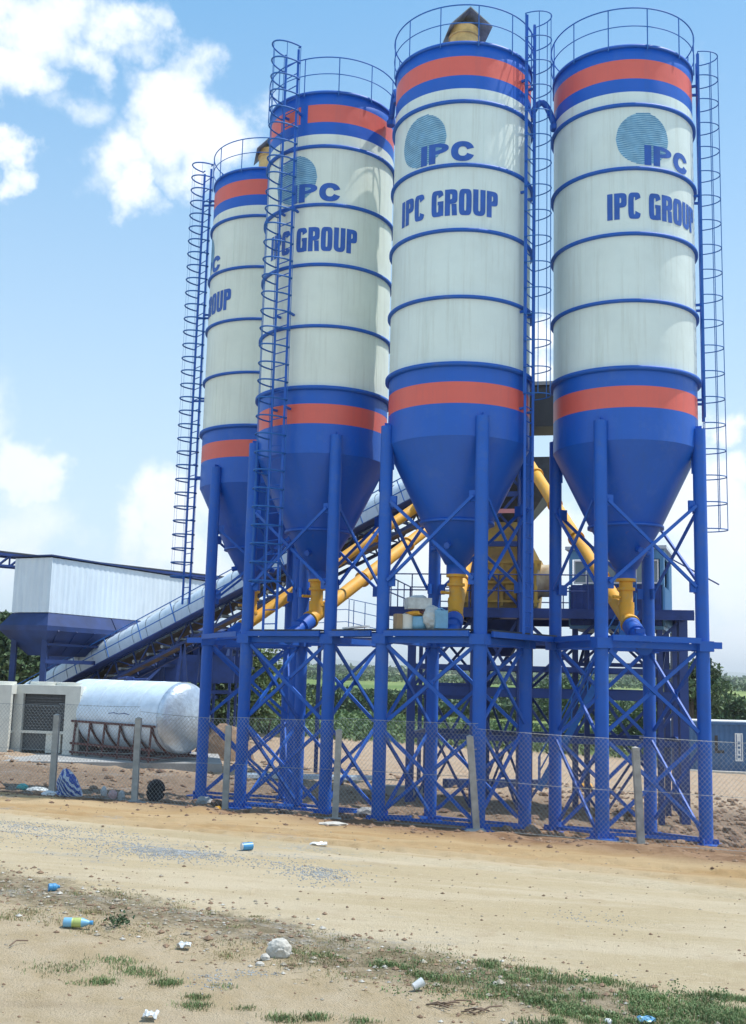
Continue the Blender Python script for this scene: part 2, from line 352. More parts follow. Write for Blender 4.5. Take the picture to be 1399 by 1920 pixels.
# ground hit of a line of sight (design aid for standing things on the sloping ground)
def G(px, py):
    r = ray(px, py); t = 3.0
    for _ in range(4000):
        p = EYE+r*t
        if p[2] < float(base_z(p[0], p[1])): break
        t += 0.01 if t < 80 else .1
    return p
NR = [G(px, py) for px, py in ((0, 1640), (350, 1700), (700, 1775), (1050, 1850), (1399, 1905))]
NR1, NR0 = [float(v_) for v_ in np.polyfit([p_[0] for p_ in NR], [p_[1] for p_ in NR], 1)]
def road_far(x): return 18.6-0.30*(x+0.5)-np.clip(-(x+2), 0, 6)*-0.0
def road_near(x): return NR0+NR1*x
def fine_z(x, y):
    """wheel tracks, clods and ripples on top of the slope"""
    n = 0.05*(vnoise(x, y, 1.1, 1)-.5)+0.03*(vnoise(x, y, .33, 2)-.5)+0.014*(vnoise(x, y, .12, 3)-.5)
    rf, rn = road_far(x), road_near(x)
    on = np.clip((y-rn)/1.2, 0, 1)*np.clip((rf-y)/1.0, 0, 1)
    rough = 1-on*.75
    rut = 0
    for k, off in enumerate((0.9, 1.25, 2.3, 3.4)):
        c = rf-off+.25*(vnoise(x, y*0, 2.7, 20+k)-.5)
        rut = rut-0.05*np.exp(-((y-c)/.12)**2)*(.5+vnoise(x, y, .35, 40+k))+0.03*np.exp(-((y-c-.25)/.12)**2)
    tread = 0.0
    for off in (1.0, 2.35): tread = tread+.02*np.sin(x*21+y*6)*np.exp(-((y-rf+off)/.16)**2)
    rut = rut+tread
    for off in (4.6, 6.1): rut = rut-.035*np.exp(-((y-rf+off+.5*(vnoise(x, y*0, 3.1, 60)-.5))/.2)**2)*(.4+vnoise(x, y, .5, 61))
    berm = 0.14*np.exp(-((y-(rf+1.2))/.9)**2)*(0.4+vnoise(x, y, .6, 9))
    clods = np.where(y > 22.5, 1, 0)*np.clip((y-22.5)/1, 0, 1)*(.10*(vnoise(x, y, .5, 11)-.45)+.05*(vnoise(x, y, .22, 12)-.5))*np.clip((60-y)/10, 0, 1)
    return n*rough+rut*np.clip((y-rn-1)/2, 0, 1)+berm+clods
def gz(x, y): return float(base_z(x, y)+fine_z(np.array(float(x)), np.array(float(y))))

def build_ground():
    ys = np.concatenate([np.arange(-6, 4, 1.0), np.arange(4, 12, .05), np.arange(12, 24, .08), np.arange(24, 34, .12), np.arange(34, 64, .5), np.geomspace(64, 9000, 70)])
    nx = 330
    u = np.linspace(-1, 1, nx)
    X = []; Y = []
    for y in ys:
        hw = 3.2+max(y, 0)*.42 if y > 0 else 3.2
        hw = max(hw, 6)
        if y > 60: hw = hw+ (y-60)*.6
        w = np.sign(u)*(np.abs(u)**1.0)*hw
        # stretch the outermost columns far out so the sheet reaches the horizon on both sides
        e = np.clip((np.abs(u)-.93)/.07, 0, 1)**2
        w = w+np.sign(u)*e*(60+y*1.5)
        X.append(w); Y.append(np.full(nx, y))
    X = np.array(X); Y = np.array(Y)
    Z = base_z(X, Y)+np.where((Y < 70) & (np.abs(X) < 60), fine_z(X, Y), 0)
    v = np.stack([X, Y, Z], -1).reshape(-1, 3)
    ny = len(ys); i, j = np.meshgrid(np.arange(ny-1), np.arange(nx-1), indexing='ij'); a = i*nx+j
    f = np.stack([a, a+1, a+nx+1, a+nx], -1).reshape(-1, 4)
    me = bpy.data.meshes.new('ground'); me.vertices.add(len(v)); me.vertices.foreach_set('co', v.ravel())
    me.loops.add(f.size); me.loops.foreach_set('vertex_index', f.ravel()); me.polygons.add(len(f))
    me.polygons.foreach_set('loop_start', np.arange(0, f.size, 4)); me.polygons.foreach_set('loop_total', np.full(len(f), 4))
    me.update(); me.validate(); me.polygons.foreach_set('use_smooth', np.ones(len(f), bool))
    o = bpy.data.objects.new('ground', me); C.objects.link(o); o['kind'] = 'structure'
    m = bpy.data.materials.new('earth'); m.use_nodes = True; me.materials.append(m)
    nt = m.node_tree; N = nt.nodes; L = nt.links; b = N['Principled BSDF']; b.inputs['Roughness'].default_value = .95; b.inputs['Specular IOR Level'].default_value = .15
    geo = N.new('ShaderNodeNewGeometry'); sep = N.new('ShaderNodeSeparateXYZ'); L.new(geo.outputs['Position'], sep.inputs[0])
    def mt(op, a, b_=None, c=None, clamp=False):
        n = N.new('ShaderNodeMath'); n.operation = op; n.use_clamp = clamp
        for k, v_ in enumerate((a, b_, c)):
            if v_ is None: continue
            if isinstance(v_, (int, float)): n.inputs[k].default_value = v_
            else: L.new(v_, n.inputs[k])
        return n.outputs[0]
    def noise(s, d=6, r=.6, vec=None, stretch=None):
        n = N.new('ShaderNodeTexNoise'); n.inputs['Scale'].default_value = s; n.inputs['Detail'].default_value = d; n.inputs['Roughness'].default_value = r
        mp = N.new('ShaderNodeMapping'); L.new(geo.outputs['Position'], mp.inputs[0])
        if stretch: mp.inputs['Scale'].default_value = stretch
        L.new(mp.outputs[0], n.inputs['Vector']); return n.outputs['Fac']
    def ss(v_, lo, hi, t0=0, t1=1):
        n = N.new('ShaderNodeMapRange'); n.interpolation_type = 'SMOOTHSTEP'; L.new(v_, n.inputs['Value'])
        n.inputs['From Min'].default_value = lo; n.inputs['From Max'].default_value = hi; n.inputs['To Min'].default_value = t0; n.inputs['To Max'].default_value = t1; return n.outputs[0]
    def mix(f_, a, b_):
        n = N.new('ShaderNodeMix'); n.data_type = 'RGBA'
        if isinstance(f_, float): n.inputs['Factor'].default_value = f_
        else: L.new(f_, n.inputs['Factor'])
        for k, v_ in (('A', a), ('B', b_)):
            if isinstance(v_, tuple): n.inputs[k].default_value = (*v_, 1)
            else: L.new(v_, n.inputs[k])
        return n.outputs['Result']
    x, y = sep.outputs['X'], sep.outputs['Y']
    nb = noise(.55, 5); nm = noise(2.2, 6, .65); nf = noise(16, 6, .7); nl = noise(1.0, 5, .6, stretch=(.25, 1.6, 1)); n4 = noise(5.5, 6, .7)
    wob = mt('MULTIPLY', mt('SUBTRACT', nb, .5), 2.4)
    wob2 = mt('MULTIPLY', mt('SUBTRACT', nm, .5), 1.2)
    df = mt('SUBTRACT', y, mt('SUBTRACT', 18.45, mt('MULTIPLY', x, .30)))         # past the far edge of the road
    dn = mt('SUBTRACT', y, mt('ADD', NR0, mt('MULTIPLY', x, NR1)))          # past its near edge
    dnw = mt('ADD', dn, mt('ADD', mt('MULTIPLY', wob, .45), wob2)); dfw = mt('ADD', df, mt('MULTIPLY', wob, .4))
    road = mix(ss(nl, .38, .66), (.57, .465, .295), (.65, .55, .385))
    road = mix(ss(nm, .52, .75, 0, .5), road, (.48, .36, .22))
    road = mix(ss(n4, .56, .74, 0, .45), road, (.40, .31, .19))
    road = mix(ss(noise(9, 5, .75, stretch=(.6, 1.5, 1)), .58, .68, 0, .5), road, (.72, .64, .48))
    shoulder = mix(ss(nl, .35, .65), (.48, .315, .15), (.57, .42, .24))            # orange earth along the fence
    col = mix(ss(dfw, -3.4, -1.5), road, shoulder)
    col = mix(ss(mt('ADD', dfw, mt('MULTIPLY', x, .12)), .1, 1.3), col, mix(ss(nm, .4, .6), (.25, .145, .08), (.37, .235, .14)))
    yard = mix(ss(n4, .38, .62), (.20, .14, .095), (.30, .22, .155))
    pale = mix(ss(nm, .4, .65), (.47, .36, .26), (.42, .30, .20))
    col = mix(ss(mt('ADD', y, wob), 25.0, 27.0), col, yard)
    col = mix(ss(mt('ADD', y, wob), 37.0, 42.0), col, pale)
    # near side: trampled verge with pinkish soil in front of it
    verge = mix(ss(n4, .40, .62), (.235, .195, .12), (.42, .34, .235))
    near = mix(ss(nm, .35, .65), (.49, .385, .24), (.57, .465, .32))
    near = mix(ss(nl, .55, .75, 0, .5), near, (.34, .255, .17))
    col = mix(ss(dnw, .35, -.15), col, verge)
    col = mix(ss(dnw, -.55, -1.1), col, near)
    # scattered grey gravel worn into the road
    gv = mt('MULTIPLY', ss(noise(.9, 4, .6, stretch=(.45, 1.3, 1)), .56, .66), ss(nf, .42, .6))
    gv = mt('MULTIPLY', gv, ss(mt('ADD', x, mt('MULTIPLY', y, .12)), 2.6, 1.2, 0, .55))
    col = mix(mt('MULTIPLY', gv, ss(y, 9, 10)), col, (.36, .37, .37))
    # fields beyond the yard
    fld = mix(ss(noise(.016, 3, .5, stretch=(1, .55, 1)), .42, .58), (.12, .19, .05), (.24, .30, .10))
    fld = mix(ss(noise(.3, 5), .4, .7, 0, .6), fld, (.08, .13, .045))
    col = mix(ss(mt('ADD', y, mt('MULTIPLY', wob, 2.)), 66, 70), col, fld)
    fr = mix(ss(noise(.004, 3), .45, .55), (.10, .16, .06), (.30, .27, .14))
    col = mix(ss(y, 250, 500), col, fr)
    spk = ss(noise(45, 3, .8), .62, .72, 0, .35)
    col = mix(mt('MULTIPLY', spk, ss(y, 40, 30)), col, (.22, .17, .12))
    spk2 = ss(noise(38, 2, .8, stretch=(1.2, .9, 1)), .66, .74, 0, .35)
    col = mix(mt('MULTIPLY', spk2, ss(y, 40, 30)), col, (.66, .60, .50))
    L.new(col, b.inputs['Base Color'])
    bp = N.new('ShaderNodeBump'); bp.inputs['Strength'].default_value = .9; bp.inputs['Distance'].default_value = .045
    L.new(mt('ADD', mt('MULTIPLY', nf, .6), mt('ADD', noise(60, 4, .7), n4)), bp.inputs['Height']); L.new(bp.outputs[0], b.inputs['Normal'])
build_ground()

# ------------------------------------------------------------------ silos
Rr = 1.6
ZT, ZO1, ZO2, ZB = 17.258, 16.931, 16.47, 16.153
RING = (15.828, 14.327, 12.819, 11.298, 9.80)
ZP1, ZP2, ZC = 9.414, 8.943, 8.237
LEGR = 1.66
ZBEAM = 3.92

def wrap(cx, cy, a0, r):
    """maps (u metres right, v height) on to the shell; a0 azimuth of u=0, as seen from outside"""
    def f(u, v):
        t = a0+u/r; return (cx+r*cos(t), cy+r*sin(t), v)
    return f
def strip(mb, f, outer, inner, closed=False, mi=0):
    n = len(outer); vs = [f(*p) for p in outer]+[f(*p) for p in inner]
    fs = [(i, (i+1) % n, n+(i+1) % n, n+i) for i in range(n if closed else n-1)]
    mb.add(vs, fs, mi)
def rect(mb, f, x0, y0, x1, y1, mi=0, sk=0):
    k = max(1, int(abs(x1-x0)/.06)); xs = [x0+(x1-x0)*i/k for i in range(k+1)]
    mb.add([f(x, y0) for x in xs]+[f(x+sk, y1) for x in xs], [(i, i+1, k+2+i, k+1+i) for i in range(k)], mi)
def sup(cx, cy, a, b, t, p=3.0):
    ct, st = cos(t), sin(t)
    return (cx+a*math.copysign(abs(ct)**(2/p), ct), cy+b*math.copysign(abs(st)**(2/p), st))
def glyph(mb, f, ch, x, y, w, h, tx, ty, p=3.4, mi=0):
    """block letter; tx, ty stem and bar thickness"""
    n = 40; cx, cy = x+w/2, y+h/2
    def ring(t0, t1, cx, cy, a, b, tx, ty, n=n, closed=False):
        ts = [t0+(t1-t0)*i/n for i in range(n if closed else n+1)]
        strip(mb, f, [sup(cx, cy, a, b, t, p) for t in ts], [sup(cx, cy, a-tx, b-ty, t, p) for t in ts], closed, mi)
    if ch == 'I': rect(mb, f, x, y, x+tx, y+h, mi)
    elif ch == 'O': ring(0, 2*pi, cx, cy, w/2, h/2, tx, ty, closed=True)
    elif ch == 'C': ring(.32, 2*pi-.32, cx, cy, w/2, h/2, tx, ty)
    elif ch == 'G':
        ring(.32, 2*pi-.05, cx, cy, w/2, h/2, tx, ty)
        rect(mb, f, cx+.02*w, cy-ty*.35, x+w-tx*.98, cy+ty*.45, mi)
        rect(mb, f, x+w-tx*.98, y+.02*h, x+w, cy+ty*.45, mi)
    elif ch in 'PR':
        rect(mb, f, x, y, x+tx, y+h, mi)
        bh = h*.56; by = y+h-bh/2; a = w-tx*.5
        ts = [-pi/2+pi*i/20 for i in range(21)]
        o = [(x+tx, y+h-bh)]+[sup(x+tx*.5, by, a, bh/2, t, p) for t in ts if sup(x+tx*.5, by, a, bh/2, t, p)[0] > x+tx]+[(x+tx, y+h)]
        i_ = [(x+tx, y+h-bh+ty)]+[sup(x+tx*.5, by, a-tx, bh/2-ty, t, p) for t in ts if sup(x+tx*.5, by, a, bh/2, t, p)[0] > x+tx]+[(x+tx, y+h-ty)]
        i_ = [(max(q[0], x+tx), q[1]) for q in i_]
        strip(mb, f, o, i_, False, mi)
        if ch == 'R': rect(mb, f, x+w-tx, y, x+w-.02*w, y+h-bh-.001, mi, sk=-.05*w)
    elif ch == 'U':
        yb = y+h*.25
        rect(mb, f, x, yb, x+tx, y+h, mi); rect(mb, f, x+w-tx, yb, x+w, y+h, mi)
        ts = [pi+pi*i/20 for i in range(21)]
        strip(mb, f, [sup(cx, yb, w/2, h*.25, t, 2.6) for t in ts], [sup(cx, yb, w/2-tx, h*.25-ty, t, 2.6) for t in ts], False, mi)
    elif ch == 'E':
        rect(mb, f, x, y, x+tx, y+h, mi)
        for q in (y, y+h/2-ty/2, y+h-ty): rect(mb, f, x+tx, q, x+w, q+ty, mi)
    elif ch == 'L':
        rect(mb, f, x, y, x+tx, y+h, mi); rect(mb, f, x+tx, y, x+w, y+ty, mi)

def ladder(parent, cx, cy, out, z0, z1, hoops, gap=.55, depth=.62, sep=.42, reach=None, hr=.011, vr=None):
    """caged ladder; (cx, cy) middle of the rungs, out = outward azimuth of the cage"""
    ox, oy = cos(out), sin(out); tx, ty = -sin(out), cos(out)
    lad = MB()
    for sgn in (-1, 1): lad.bar((cx+tx*sgn*sep/2, cy+ty*sgn*sep/2, z0), (cx+tx*sgn*sep/2, cy+ty*sgn*sep/2, z1), .055, .055)
    z = z0+.15
    while z < z1-.1:
        lad.tube((cx-tx*sep/2, cy-ty*sep/2, z), (cx+tx*sep/2, cy+ty*sep/2, z), .014, 5); z += .32
    L_ = lad.build('ladder', 'steel blue', parent)
    cg = MB(); hz0, hz1 = hoops
    k = max(1, round((hz1-hz0)/gap)); w = max(sep, .62)
    def arc(z, n=14):
        pts = []
        for i in range(n+1):
            t = -pi/2*1.0+pi*i/n
            pts.append((cx+ox*depth*cos(t)+tx*w/2*sin(t), cy+oy*depth*cos(t)+ty*w/2*sin(t), z))
        return pts
    for i in range(k+1): cg.path([(cx-tx*sep/2, cy-ty*sep/2, hz0+(hz1-hz0)*i/k)]+arc(hz0+(hz1-hz0)*i/k)+[(cx+tx*sep/2, cy+ty*sep/2, hz0+(hz1-hz0)*i/k)], hr*1.35, 5)
    for i in (0, 3, 7, 11, 14):
        a = arc(0)[i]; cg.tube((a[0], a[1], hz0), (a[0], a[1], hz1), vr or hr, 5)
    cg.build('safety_cage', 'rail blue', L_)
    if reach:
        for z in reach[2]:
            for sgn in (-1, 1):
                br = MB()
                a = V(cx+tx*sgn*sep/2, cy+ty*sgn*sep/2, z); c0 = V(reach[0], reach[1], z); d = c0-a; dl = np.linalg.norm(d)
                br.bar(a, a+d/dl*max(.05, dl-Rr+.02), .05, .05); br.build('ladder_bracket', 'steel blue', L_)
    return L_

def silo(x, y, a0, label, beta, circ, ipc, vent, seed):
    """a0 azimuth of the front leg; beta, circ, ipc azimuths of the lettering, emblem and short name (degrees right of the side that faces south)"""
    random.seed(seed)
    g0 = gz(x, y)
    root = thing('cement_silo', (x, y, g0), label, 'silo', 'cement silos of the batching plant')
    rib = .012
    sh = MB()
    prof = []
    def seg(z0, z1, m_):
        n = max(1, round((z1-z0)/.75))
        for i in range(n): prof.append((Rr, z0+(z1-z0)*i/n, m_))
    seg(ZC, ZP2, 1); seg(ZP2, ZP1, 2); seg(ZP1, RING[4]-.02, 1)
    zs = [RING[4]-.02, RING[3], RING[2], RING[1], RING[0], ZB]
    for a, b in zip(zs, zs[1:]): seg(a, b, 0)
    seg(ZB, ZO2, 1); seg(ZO2, ZO1, 2); seg(ZO1, ZT, 1)
    prof += [(Rr, ZT, 1), (Rr-.03, ZT+.01, 1), (.02, ZT+.34, 1), (.019, ZT+.33, 1)]
    sh.lathe(prof, x, y, 128)
    # weld seams: one upright seam per course, a flat bead
    for k, (a, b) in enumerate(zip(zs, zs[1:])):
        t = -pi/2+radians(random.uniform(-60, 60)); r = Rr+.001
        sh.bar((x+r*cos(t), y+r*sin(t), a+.06), (x+r*cos(t), y+r*sin(t), b-.06), .012, .008, 0, (cos(t), sin(t), 0))
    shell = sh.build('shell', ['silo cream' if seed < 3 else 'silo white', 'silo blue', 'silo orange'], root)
    for k, z in enumerate(RING):
        rg = MB(); hgt = .075 if k < 4 else .10; ro = Rr+.07 if k < 4 else Rr+.09
        rg.lathe([(Rr-.01, z-hgt/2), (Rr+.03, z-hgt/2), (ro, z-hgt*.35), (ro, z+hgt*.35), (Rr+.03, z+hgt/2), (Rr-.01, z+hgt/2)], x, y, 128)
        rg.build('stiffening_ring', 'steel blue', root)
    lp = MB(); lp.lathe([(Rr-.01, ZT-.04), (Rr+.035, ZT-.04), (Rr+.035, ZT+.02), (Rr-.02, ZT+.02)], x, y, 128); lp.build('roof_rim', 'steel blue', root)
    # hopper
    ZS, ZV = 6.55, 5.42
    cn = MB(); cn.lathe([(Rr-.002, ZC), (Rr-.02, ZC-.03), (.79, ZS+.02)], x, y, 96)
    cn.lathe([(.79, ZS+.03), (.84, ZS+.03), (.84, ZS-.03), (.76, ZS-.03)], x, y, 64)
    cn.lathe([(.76, ZS-.03), (.25, ZV+.22), (.22, ZV+.22), (.22, ZV)], x, y, 64)
    for k in range(4):
        t = a0+pi/4+k*pi/2+.1; cn.tube((x+.40*cos(t), y+.40*sin(t), 6.05), (x+.60*cos(t), y+.60*sin(t), 6.0), .07, 10)
    cn.build('hopper', 'silo blue', root)
    vl = MB()
    for r, za, zb in ((.22, ZV, ZV-.06), (.15, ZV-.06, ZV-.2), (.20, ZV-.2, ZV-.26), (.15, ZV-.26, ZV-.58), (.18, ZV-.58, ZV-.64)): vl.tube((x, y, za), (x, y, zb), r, 20)
    vl.tube((x-.16, y-.1, ZV-.42), (x-.34, y-.22, ZV-.42), .035, 8)
    vl.build('outlet_valve', 'yellow', root)
    # legs, ties, braces
    P = []
    for k in range(4):
        t = a0+k*pi/2; lx, ly = x+LEGR*cos(t), y+LEGR*sin(t); gl = float(base_z(lx, ly))-.05; P.append((lx, ly, gl, t))
        lg = MB(); lg.tube((lx, ly, gl), (lx, ly, 8.66), .143, 20)
        lg.lathe([(.17, gl+.05), (.17, gl+.05)], lx, ly, 12)
        leg = lg.build('leg', 'steel blue', root)
        gp = MB()
        gp.bar((x+(Rr+.005)*cos(t), y+(Rr+.005)*sin(t), ZC-.55), (x+(Rr+.005)*cos(t), y+(Rr+.005)*sin(t), 8.74), .012, .24, 0, (cos(t), sin(t), 0))
        gp.build('shell_plate', 'steel blue', leg)
        for z in (6.95, 5.2):
            for sg_ in (-1, 1):
                dq = V(cos(t+sg_*3*pi/4), sin(t+sg_*3*pi/4), 0); q = MB(); q.obox(V(lx, ly, z)+dq*.21, dq*.07, V(-dq[1], dq[0], 0)*.03, V(0, 0, .12)); q.build('gusset', 'steel blue', leg)
        q = MB(); q.box((lx, ly, ZBEAM+.02), (.34, .34, .22), t+pi/4); q.build('collar', 'steel blue', leg)
        bp = MB(); bp.box((lx, ly, gl+.06), (.52, .52, .06), t); 
        for q in range(4): bp.bar((lx+.14*cos(t+q*pi/2), ly+.14*sin(t+q*pi/2), gl+.09), (lx+.26*cos(t+q*pi/2), ly+.26*sin(t+q*pi/2), gl+.09), .02, .2)
        bp.build('base_plate', 'steel blue', leg)
        ft = MB(); ft.box((lx, ly, gl-.16), (.85, .85, .36), t); ft.build('footing', 'concrete', leg)
    for k in range(4):
        a, b = P[k], P[(k+1) % 4]; d = nrm(V(b[0]-a[0], b[1]-a[1], 0)); nn = V(d[1], -d[0], 0)
        def pt(q, z, s=.15): 
            e = a if q == 0 else b; o = d*(s if q == 0 else -s); return V(e[0], e[1], z)+o
        tb = MB(); tb.bar(pt(0, ZBEAM), pt(1, ZBEAM), .10, .13); tb.build('tie_beam', 'steel blue', root)
        gb = MB(); gb.bar(pt(0, a[2]+.16), pt(1, b[2]+.16), .05, .06); gb.build('ground_tie', 'steel blue', root)
        zm = (ZBEAM+a[2])/2+.1
        for z0, z1 in ((ZBEAM-.12, zm+.12), (zm-.12, a[2]+.32)):
            cb = MB(); o = nn*.035
            cb.bar(pt(0, z0)+o, pt(1, z1)+o, .045, .075); cb.bar(pt(1, z0)-o, pt(0, z1)-o, .045, .075)
            mid = (pt(0, z0)+pt(1, z1))/2; cb.obox(mid, d*.10, nn*.008, V(0, 0, .08)); cb.build('cross_brace', 'steel blue', root)
        cb = MB(); cb.bar(pt(0, 6.95)+nn*.05, pt(1, 5.2)+nn*.05, .045, .065); cb.bar(pt(1, 6.95)+nn*.10, pt(0, 5.2)+nn*.10, .045, .065); cb.build('cross_brace', 'steel blue', root)
    # roof railing
    rl = MB(); rr = Rr+.06
    for h, r in ((.88, .016), (.44, .012)): rl.path([(x+rr*cos(2*pi*i/72), y+rr*sin(2*pi*i/72), ZT+h) for i in range(72)], r, 5, True)
    for i in range(12):
        t = -pi/2+.12+2*pi*i/12; rl.tube((x+rr*cos(t), y+rr*sin(t), ZT-.12), (x+rr*cos(t), y+rr*sin(t), ZT+.88), .014, 6)
    rl.build('guard_rail', 'rail blue', root)
    if vent:
        vt = MB(); vt.tube((x, y, ZT+.1), (x, y, ZT+1.28), .35, 28); vt.lathe([(.352, ZT+1.05), (.38, ZT+1.05), (.38, ZT+1.10), (.352, ZT+1.10)], x, y, 28)
        vo = vt.build('dust_filter', 'vent yellow', root)
        hd = MB(); az = radians(-78); gd = V(cos(az), sin(az), 0); ga = V(-gd[1], gd[0], 0); c0 = V(x, y, ZT-.10)
        rf_, rb_ = c0+gd*.50+V(0, 0, 1.72), c0-gd*.50+V(0, 0, 1.66)
        for sg_, dr_, w_ in ((-1, .50, .46), (1, .38, .58)):
            ef, eb = c0+gd*.40+ga*sg_*w_+V(0, 0, 1.72-dr_*.92), c0-gd*.50+ga*sg_*w_+V(0, 0, 1.66-dr_); th_ = V(0, 0, .03)
            hd.add([rf_, rb_, eb, ef, rf_-th_, rb_-th_, eb-th_, ef-th_], [(0, 1, 2, 3), (7, 6, 5, 4), (0, 3, 7, 4), (3, 2, 6, 7), (2, 1, 5, 6)])
        hd.tube(c0+V(0, 0, 1.3), c0+V(0, 0, 1.62), .04, 8)
        hd.build('rain_hood', 'hood grey', vo)
    # painted lettering and emblem
    rt_ = Rr+.006
    em = MB(); a = -pi/2+radians(circ); f = wrap(x, y, a, rt_); R0 = .61; zc = 15.04
    f2 = wrap(x, y, a, rt_-.003); base = MB()
    for j in range(24):
        u0, u1 = -R0+2*R0*j/24, -R0+2*R0*(j+1)/24; h0, h1 = math.sqrt(max(0, R0*R0-u0*u0)), math.sqrt(max(0, R0*R0-u1*u1))
        base.add([f2(u0, zc-h0), f2(u1, zc-h1), f2(u1, zc+h1), f2(u0, zc+h0)], [(0, 1, 2, 3)])
    base.build('emblem_disc', 'emblem pale', root)
    nS = 25
    for i in range(nS):
        v = -R0+2*R0*(i+.5)/nS; hw = math.sqrt(R0*R0-v*v)*.98
        k = max(4, int(hw*2/.05)); us = [-hw+2*hw*j/k for j in range(k+1)]
        wv = lambda u: .012*sin(u*7+v*5+seed)+.006*sin(u*23+i)
        th = .0125
        em.add([f(u, zc+v+wv(u)-th) for u in us]+[f(u, zc+v+wv(u)+th) for u in us], [(j, j+1, k+2+j, k+1+j) for j in range(k)])
    em.build('emblem', 'emblem blue', root)
    if seed == 2:
        def patchy(u0, u1, v0, v1, nm='paint_patch', m_='silo blue', off=.004):
            pm = MB(); f3 = wrap(x, y, -pi/2, Rr+off); k = 14; us_ = [radians(u0+(u1-u0)*j/k)*Rr for j in range(k+1)]
            pm.add([f3(u, v0+random.uniform(-.02, .02)) for u in us_]+[f3(u, v1+random.uniform(-.02, .02)) for u in us_], [(j, j+1, k+2+j, k+1+j) for j in range(k)]); pm.build(nm, m_, root)
        patchy(-27, -20, ZO2-.02, ZO1+.03)
    tx = MB(); f = wrap(x, y, -pi/2+radians(ipc), Rr+.009); xx = -.59
    for ch, w in (('I', .16), ('P', .47), ('C', .52)): glyph(tx, f, ch, xx, 14.42, w, .47, .16, .125 if ch == 'C' else .085, 2.3); xx += w+.05
    tx.build('short_name', 'letter blue', root)
    tx = MB(); f = wrap(x, y, -pi/2+radians(beta), Rr+.009)
    ws = [('I', .12), ('P', .27), ('C', .27), (' ', .12), ('G', .28), ('R', .28), ('O', .28), ('U', .28), ('P', .27)]; tot = sum(w for _, w in ws)+.032*(len(ws)-1); xx = -tot/2
    for ch, w in ws:
        if ch != ' ': glyph(tx, f, ch, xx, 13.16, w, .61, .118, .105, 4.5)
        xx += w+.032
    tx.build('lettering', 'letter blue', root)
    return root

S = {}
S[1] = silo(-3.332, 30.717, radians(-126), 'farthest left silo, set back, its caged ladder standing clear against the sky', -73, -84, -71, True, 1)
S[2] = silo(-1.308, 26.549, radians(-75.7), 'second silo from the left, caged ladder down its front, patched orange top stripe', -15.5, -31, -12, False, 2)
S[3] = silo(1.889, 24.293, radians(-76.4), 'third silo from the left, yellow filter with dark gable hood on its roof', -18, -39, -18.5, True, 3)
S[4] = silo(5.662, 24.244, radians(-120.9), 'rightmost silo, nearest the right edge, caged ladder hanging off its right side', 18, 3.5, 25, False, 4)
# ladders (bolted to their silos)
def on(i, az, r):
    x, y = {1: (-3.332, 30.717), 2: (-1.308, 26.549), 3: (1.889, 24.293), 4: (5.662, 24.244)}[i]; t = -pi/2+radians(az); return x+r*cos(t), y+r*sin(t), t, (x, y)
lx, ly, t, c = on(1, -92, 1.86); ladder(S[1], lx, ly, t+radians(38), 5.0, 17.9, (5.75, 18.0), .40, .50, .42, (*c, (16.9, 13.4, 10.9, 8.6)), .016, .004)
lx, ly, t, c = on(2, -33, 1.80); ladder(S[2], lx, ly, t-radians(12), 4.1, 18.3, (5.2, 18.35), .42, .60, .46, (*c, (16.7, 14.2, 11.6, 9.3)), .015, .009)
lx, ly, t, c = on(3, 59, 1.72); ladder(S[3], lx, ly, t, 4.1, 18.3, (9.3, 18.3), .62, .50, .44, (*c, (16.7, 14.0, 11.2, 9.0)), .010)
lx, ly, t, c = on(4, 76, 1.73); ladder(S[4], lx, ly, t, 9.0, 17.7, (6.5, 17.7), .60, .46, .42, (*c, (16.9, 14.2, 11.6, 9.4)), .010)
# worn patch where old paint shows on the second silo's top stripe
def arc_pipe(a, b, sag, r, n=10):
    a = np.array(a, float); b = np.array(b, float); return [a+(b-a)*i/n+V(0, 0, sag*sin(pi*i/n)) for i in range(n+1)], r
for (a, b, lab) in (((-1.308+1.5, 26.549-.9, 16.9), (1.889-1.55, 24.293+.45, 17.0), 'blue vent pipe bridging the front-laddered silo and the silo with the yellow roof filter'),
                    ((1.889+1.6, 24.293-.1, 16.35), (5.662-1.62, 24.244-.1, 16.1), 'blue bent vent pipe bridging the gap between the two silos on the right')):
    mb = MB(); pts, r = arc_pipe(a, b, .45, .075); mb.path(pts, r, 10); mb.tube(pts[0], pts[0]-V(0, 0, .12), .11, 12); mb.tube(pts[-1], pts[-1]-V(0, 0, .12), .11, 12)
    mb.build('vent_pipe', 'steel blue', None, lab, 'pipe', 'pipes between the silo tops')

# walkway along the front legs
def leg_xy(i, k, r=LEGR):
    x, y, a = {1: (-3.332, 30.717, -126), 2: (-1.308, 26.549, -75.7), 3: (1.889, 24.293, -76.4), 4: (5.662, 24.244, -120.9)}[i]; t = radians(a)+k*pi/2
    return V(x+r*cos(t), y+r*sin(t), 0)
pts = [leg_xy(1, 0)+V(-.6, .5, 0), leg_xy(1, 0), leg_xy(2, 3), leg_xy(2, 0), leg_xy(3, 3), leg_xy(3, 0), leg_xy(4, 3), leg_xy(4, 0), leg_xy(4, 1), leg_xy(4, 1)+V(.42, .12, 0)]
wk = thing('walkway', (*pts[3][:2], ZBEAM), 'narrow blue walkway beam running past all the silo legs above head height', 'walkway')
mb = MB()
for i, (a, b) in enumerate(zip(pts, pts[1:])):
    a = a+V(0, 0, ZBEAM+.13); b = b+V(0, 0, ZBEAM+.13); d = nrm(b-a); n = V(d[1], -d[0], 0); 
    if i in (0, len(pts)-2): mb.bar(a+V(0, 0, -.08), b+V(0, 0, -.08), .12, .14); continue
    mb.bar(a+d*.16+n*.20, b-d*.16+n*.20, .06, .12); mb.bar(a+d*.16-n*.30, b-d*.16-n*.30, .06, .12)
mb.build('beam', 'steel blue', wk)
mb = MB()
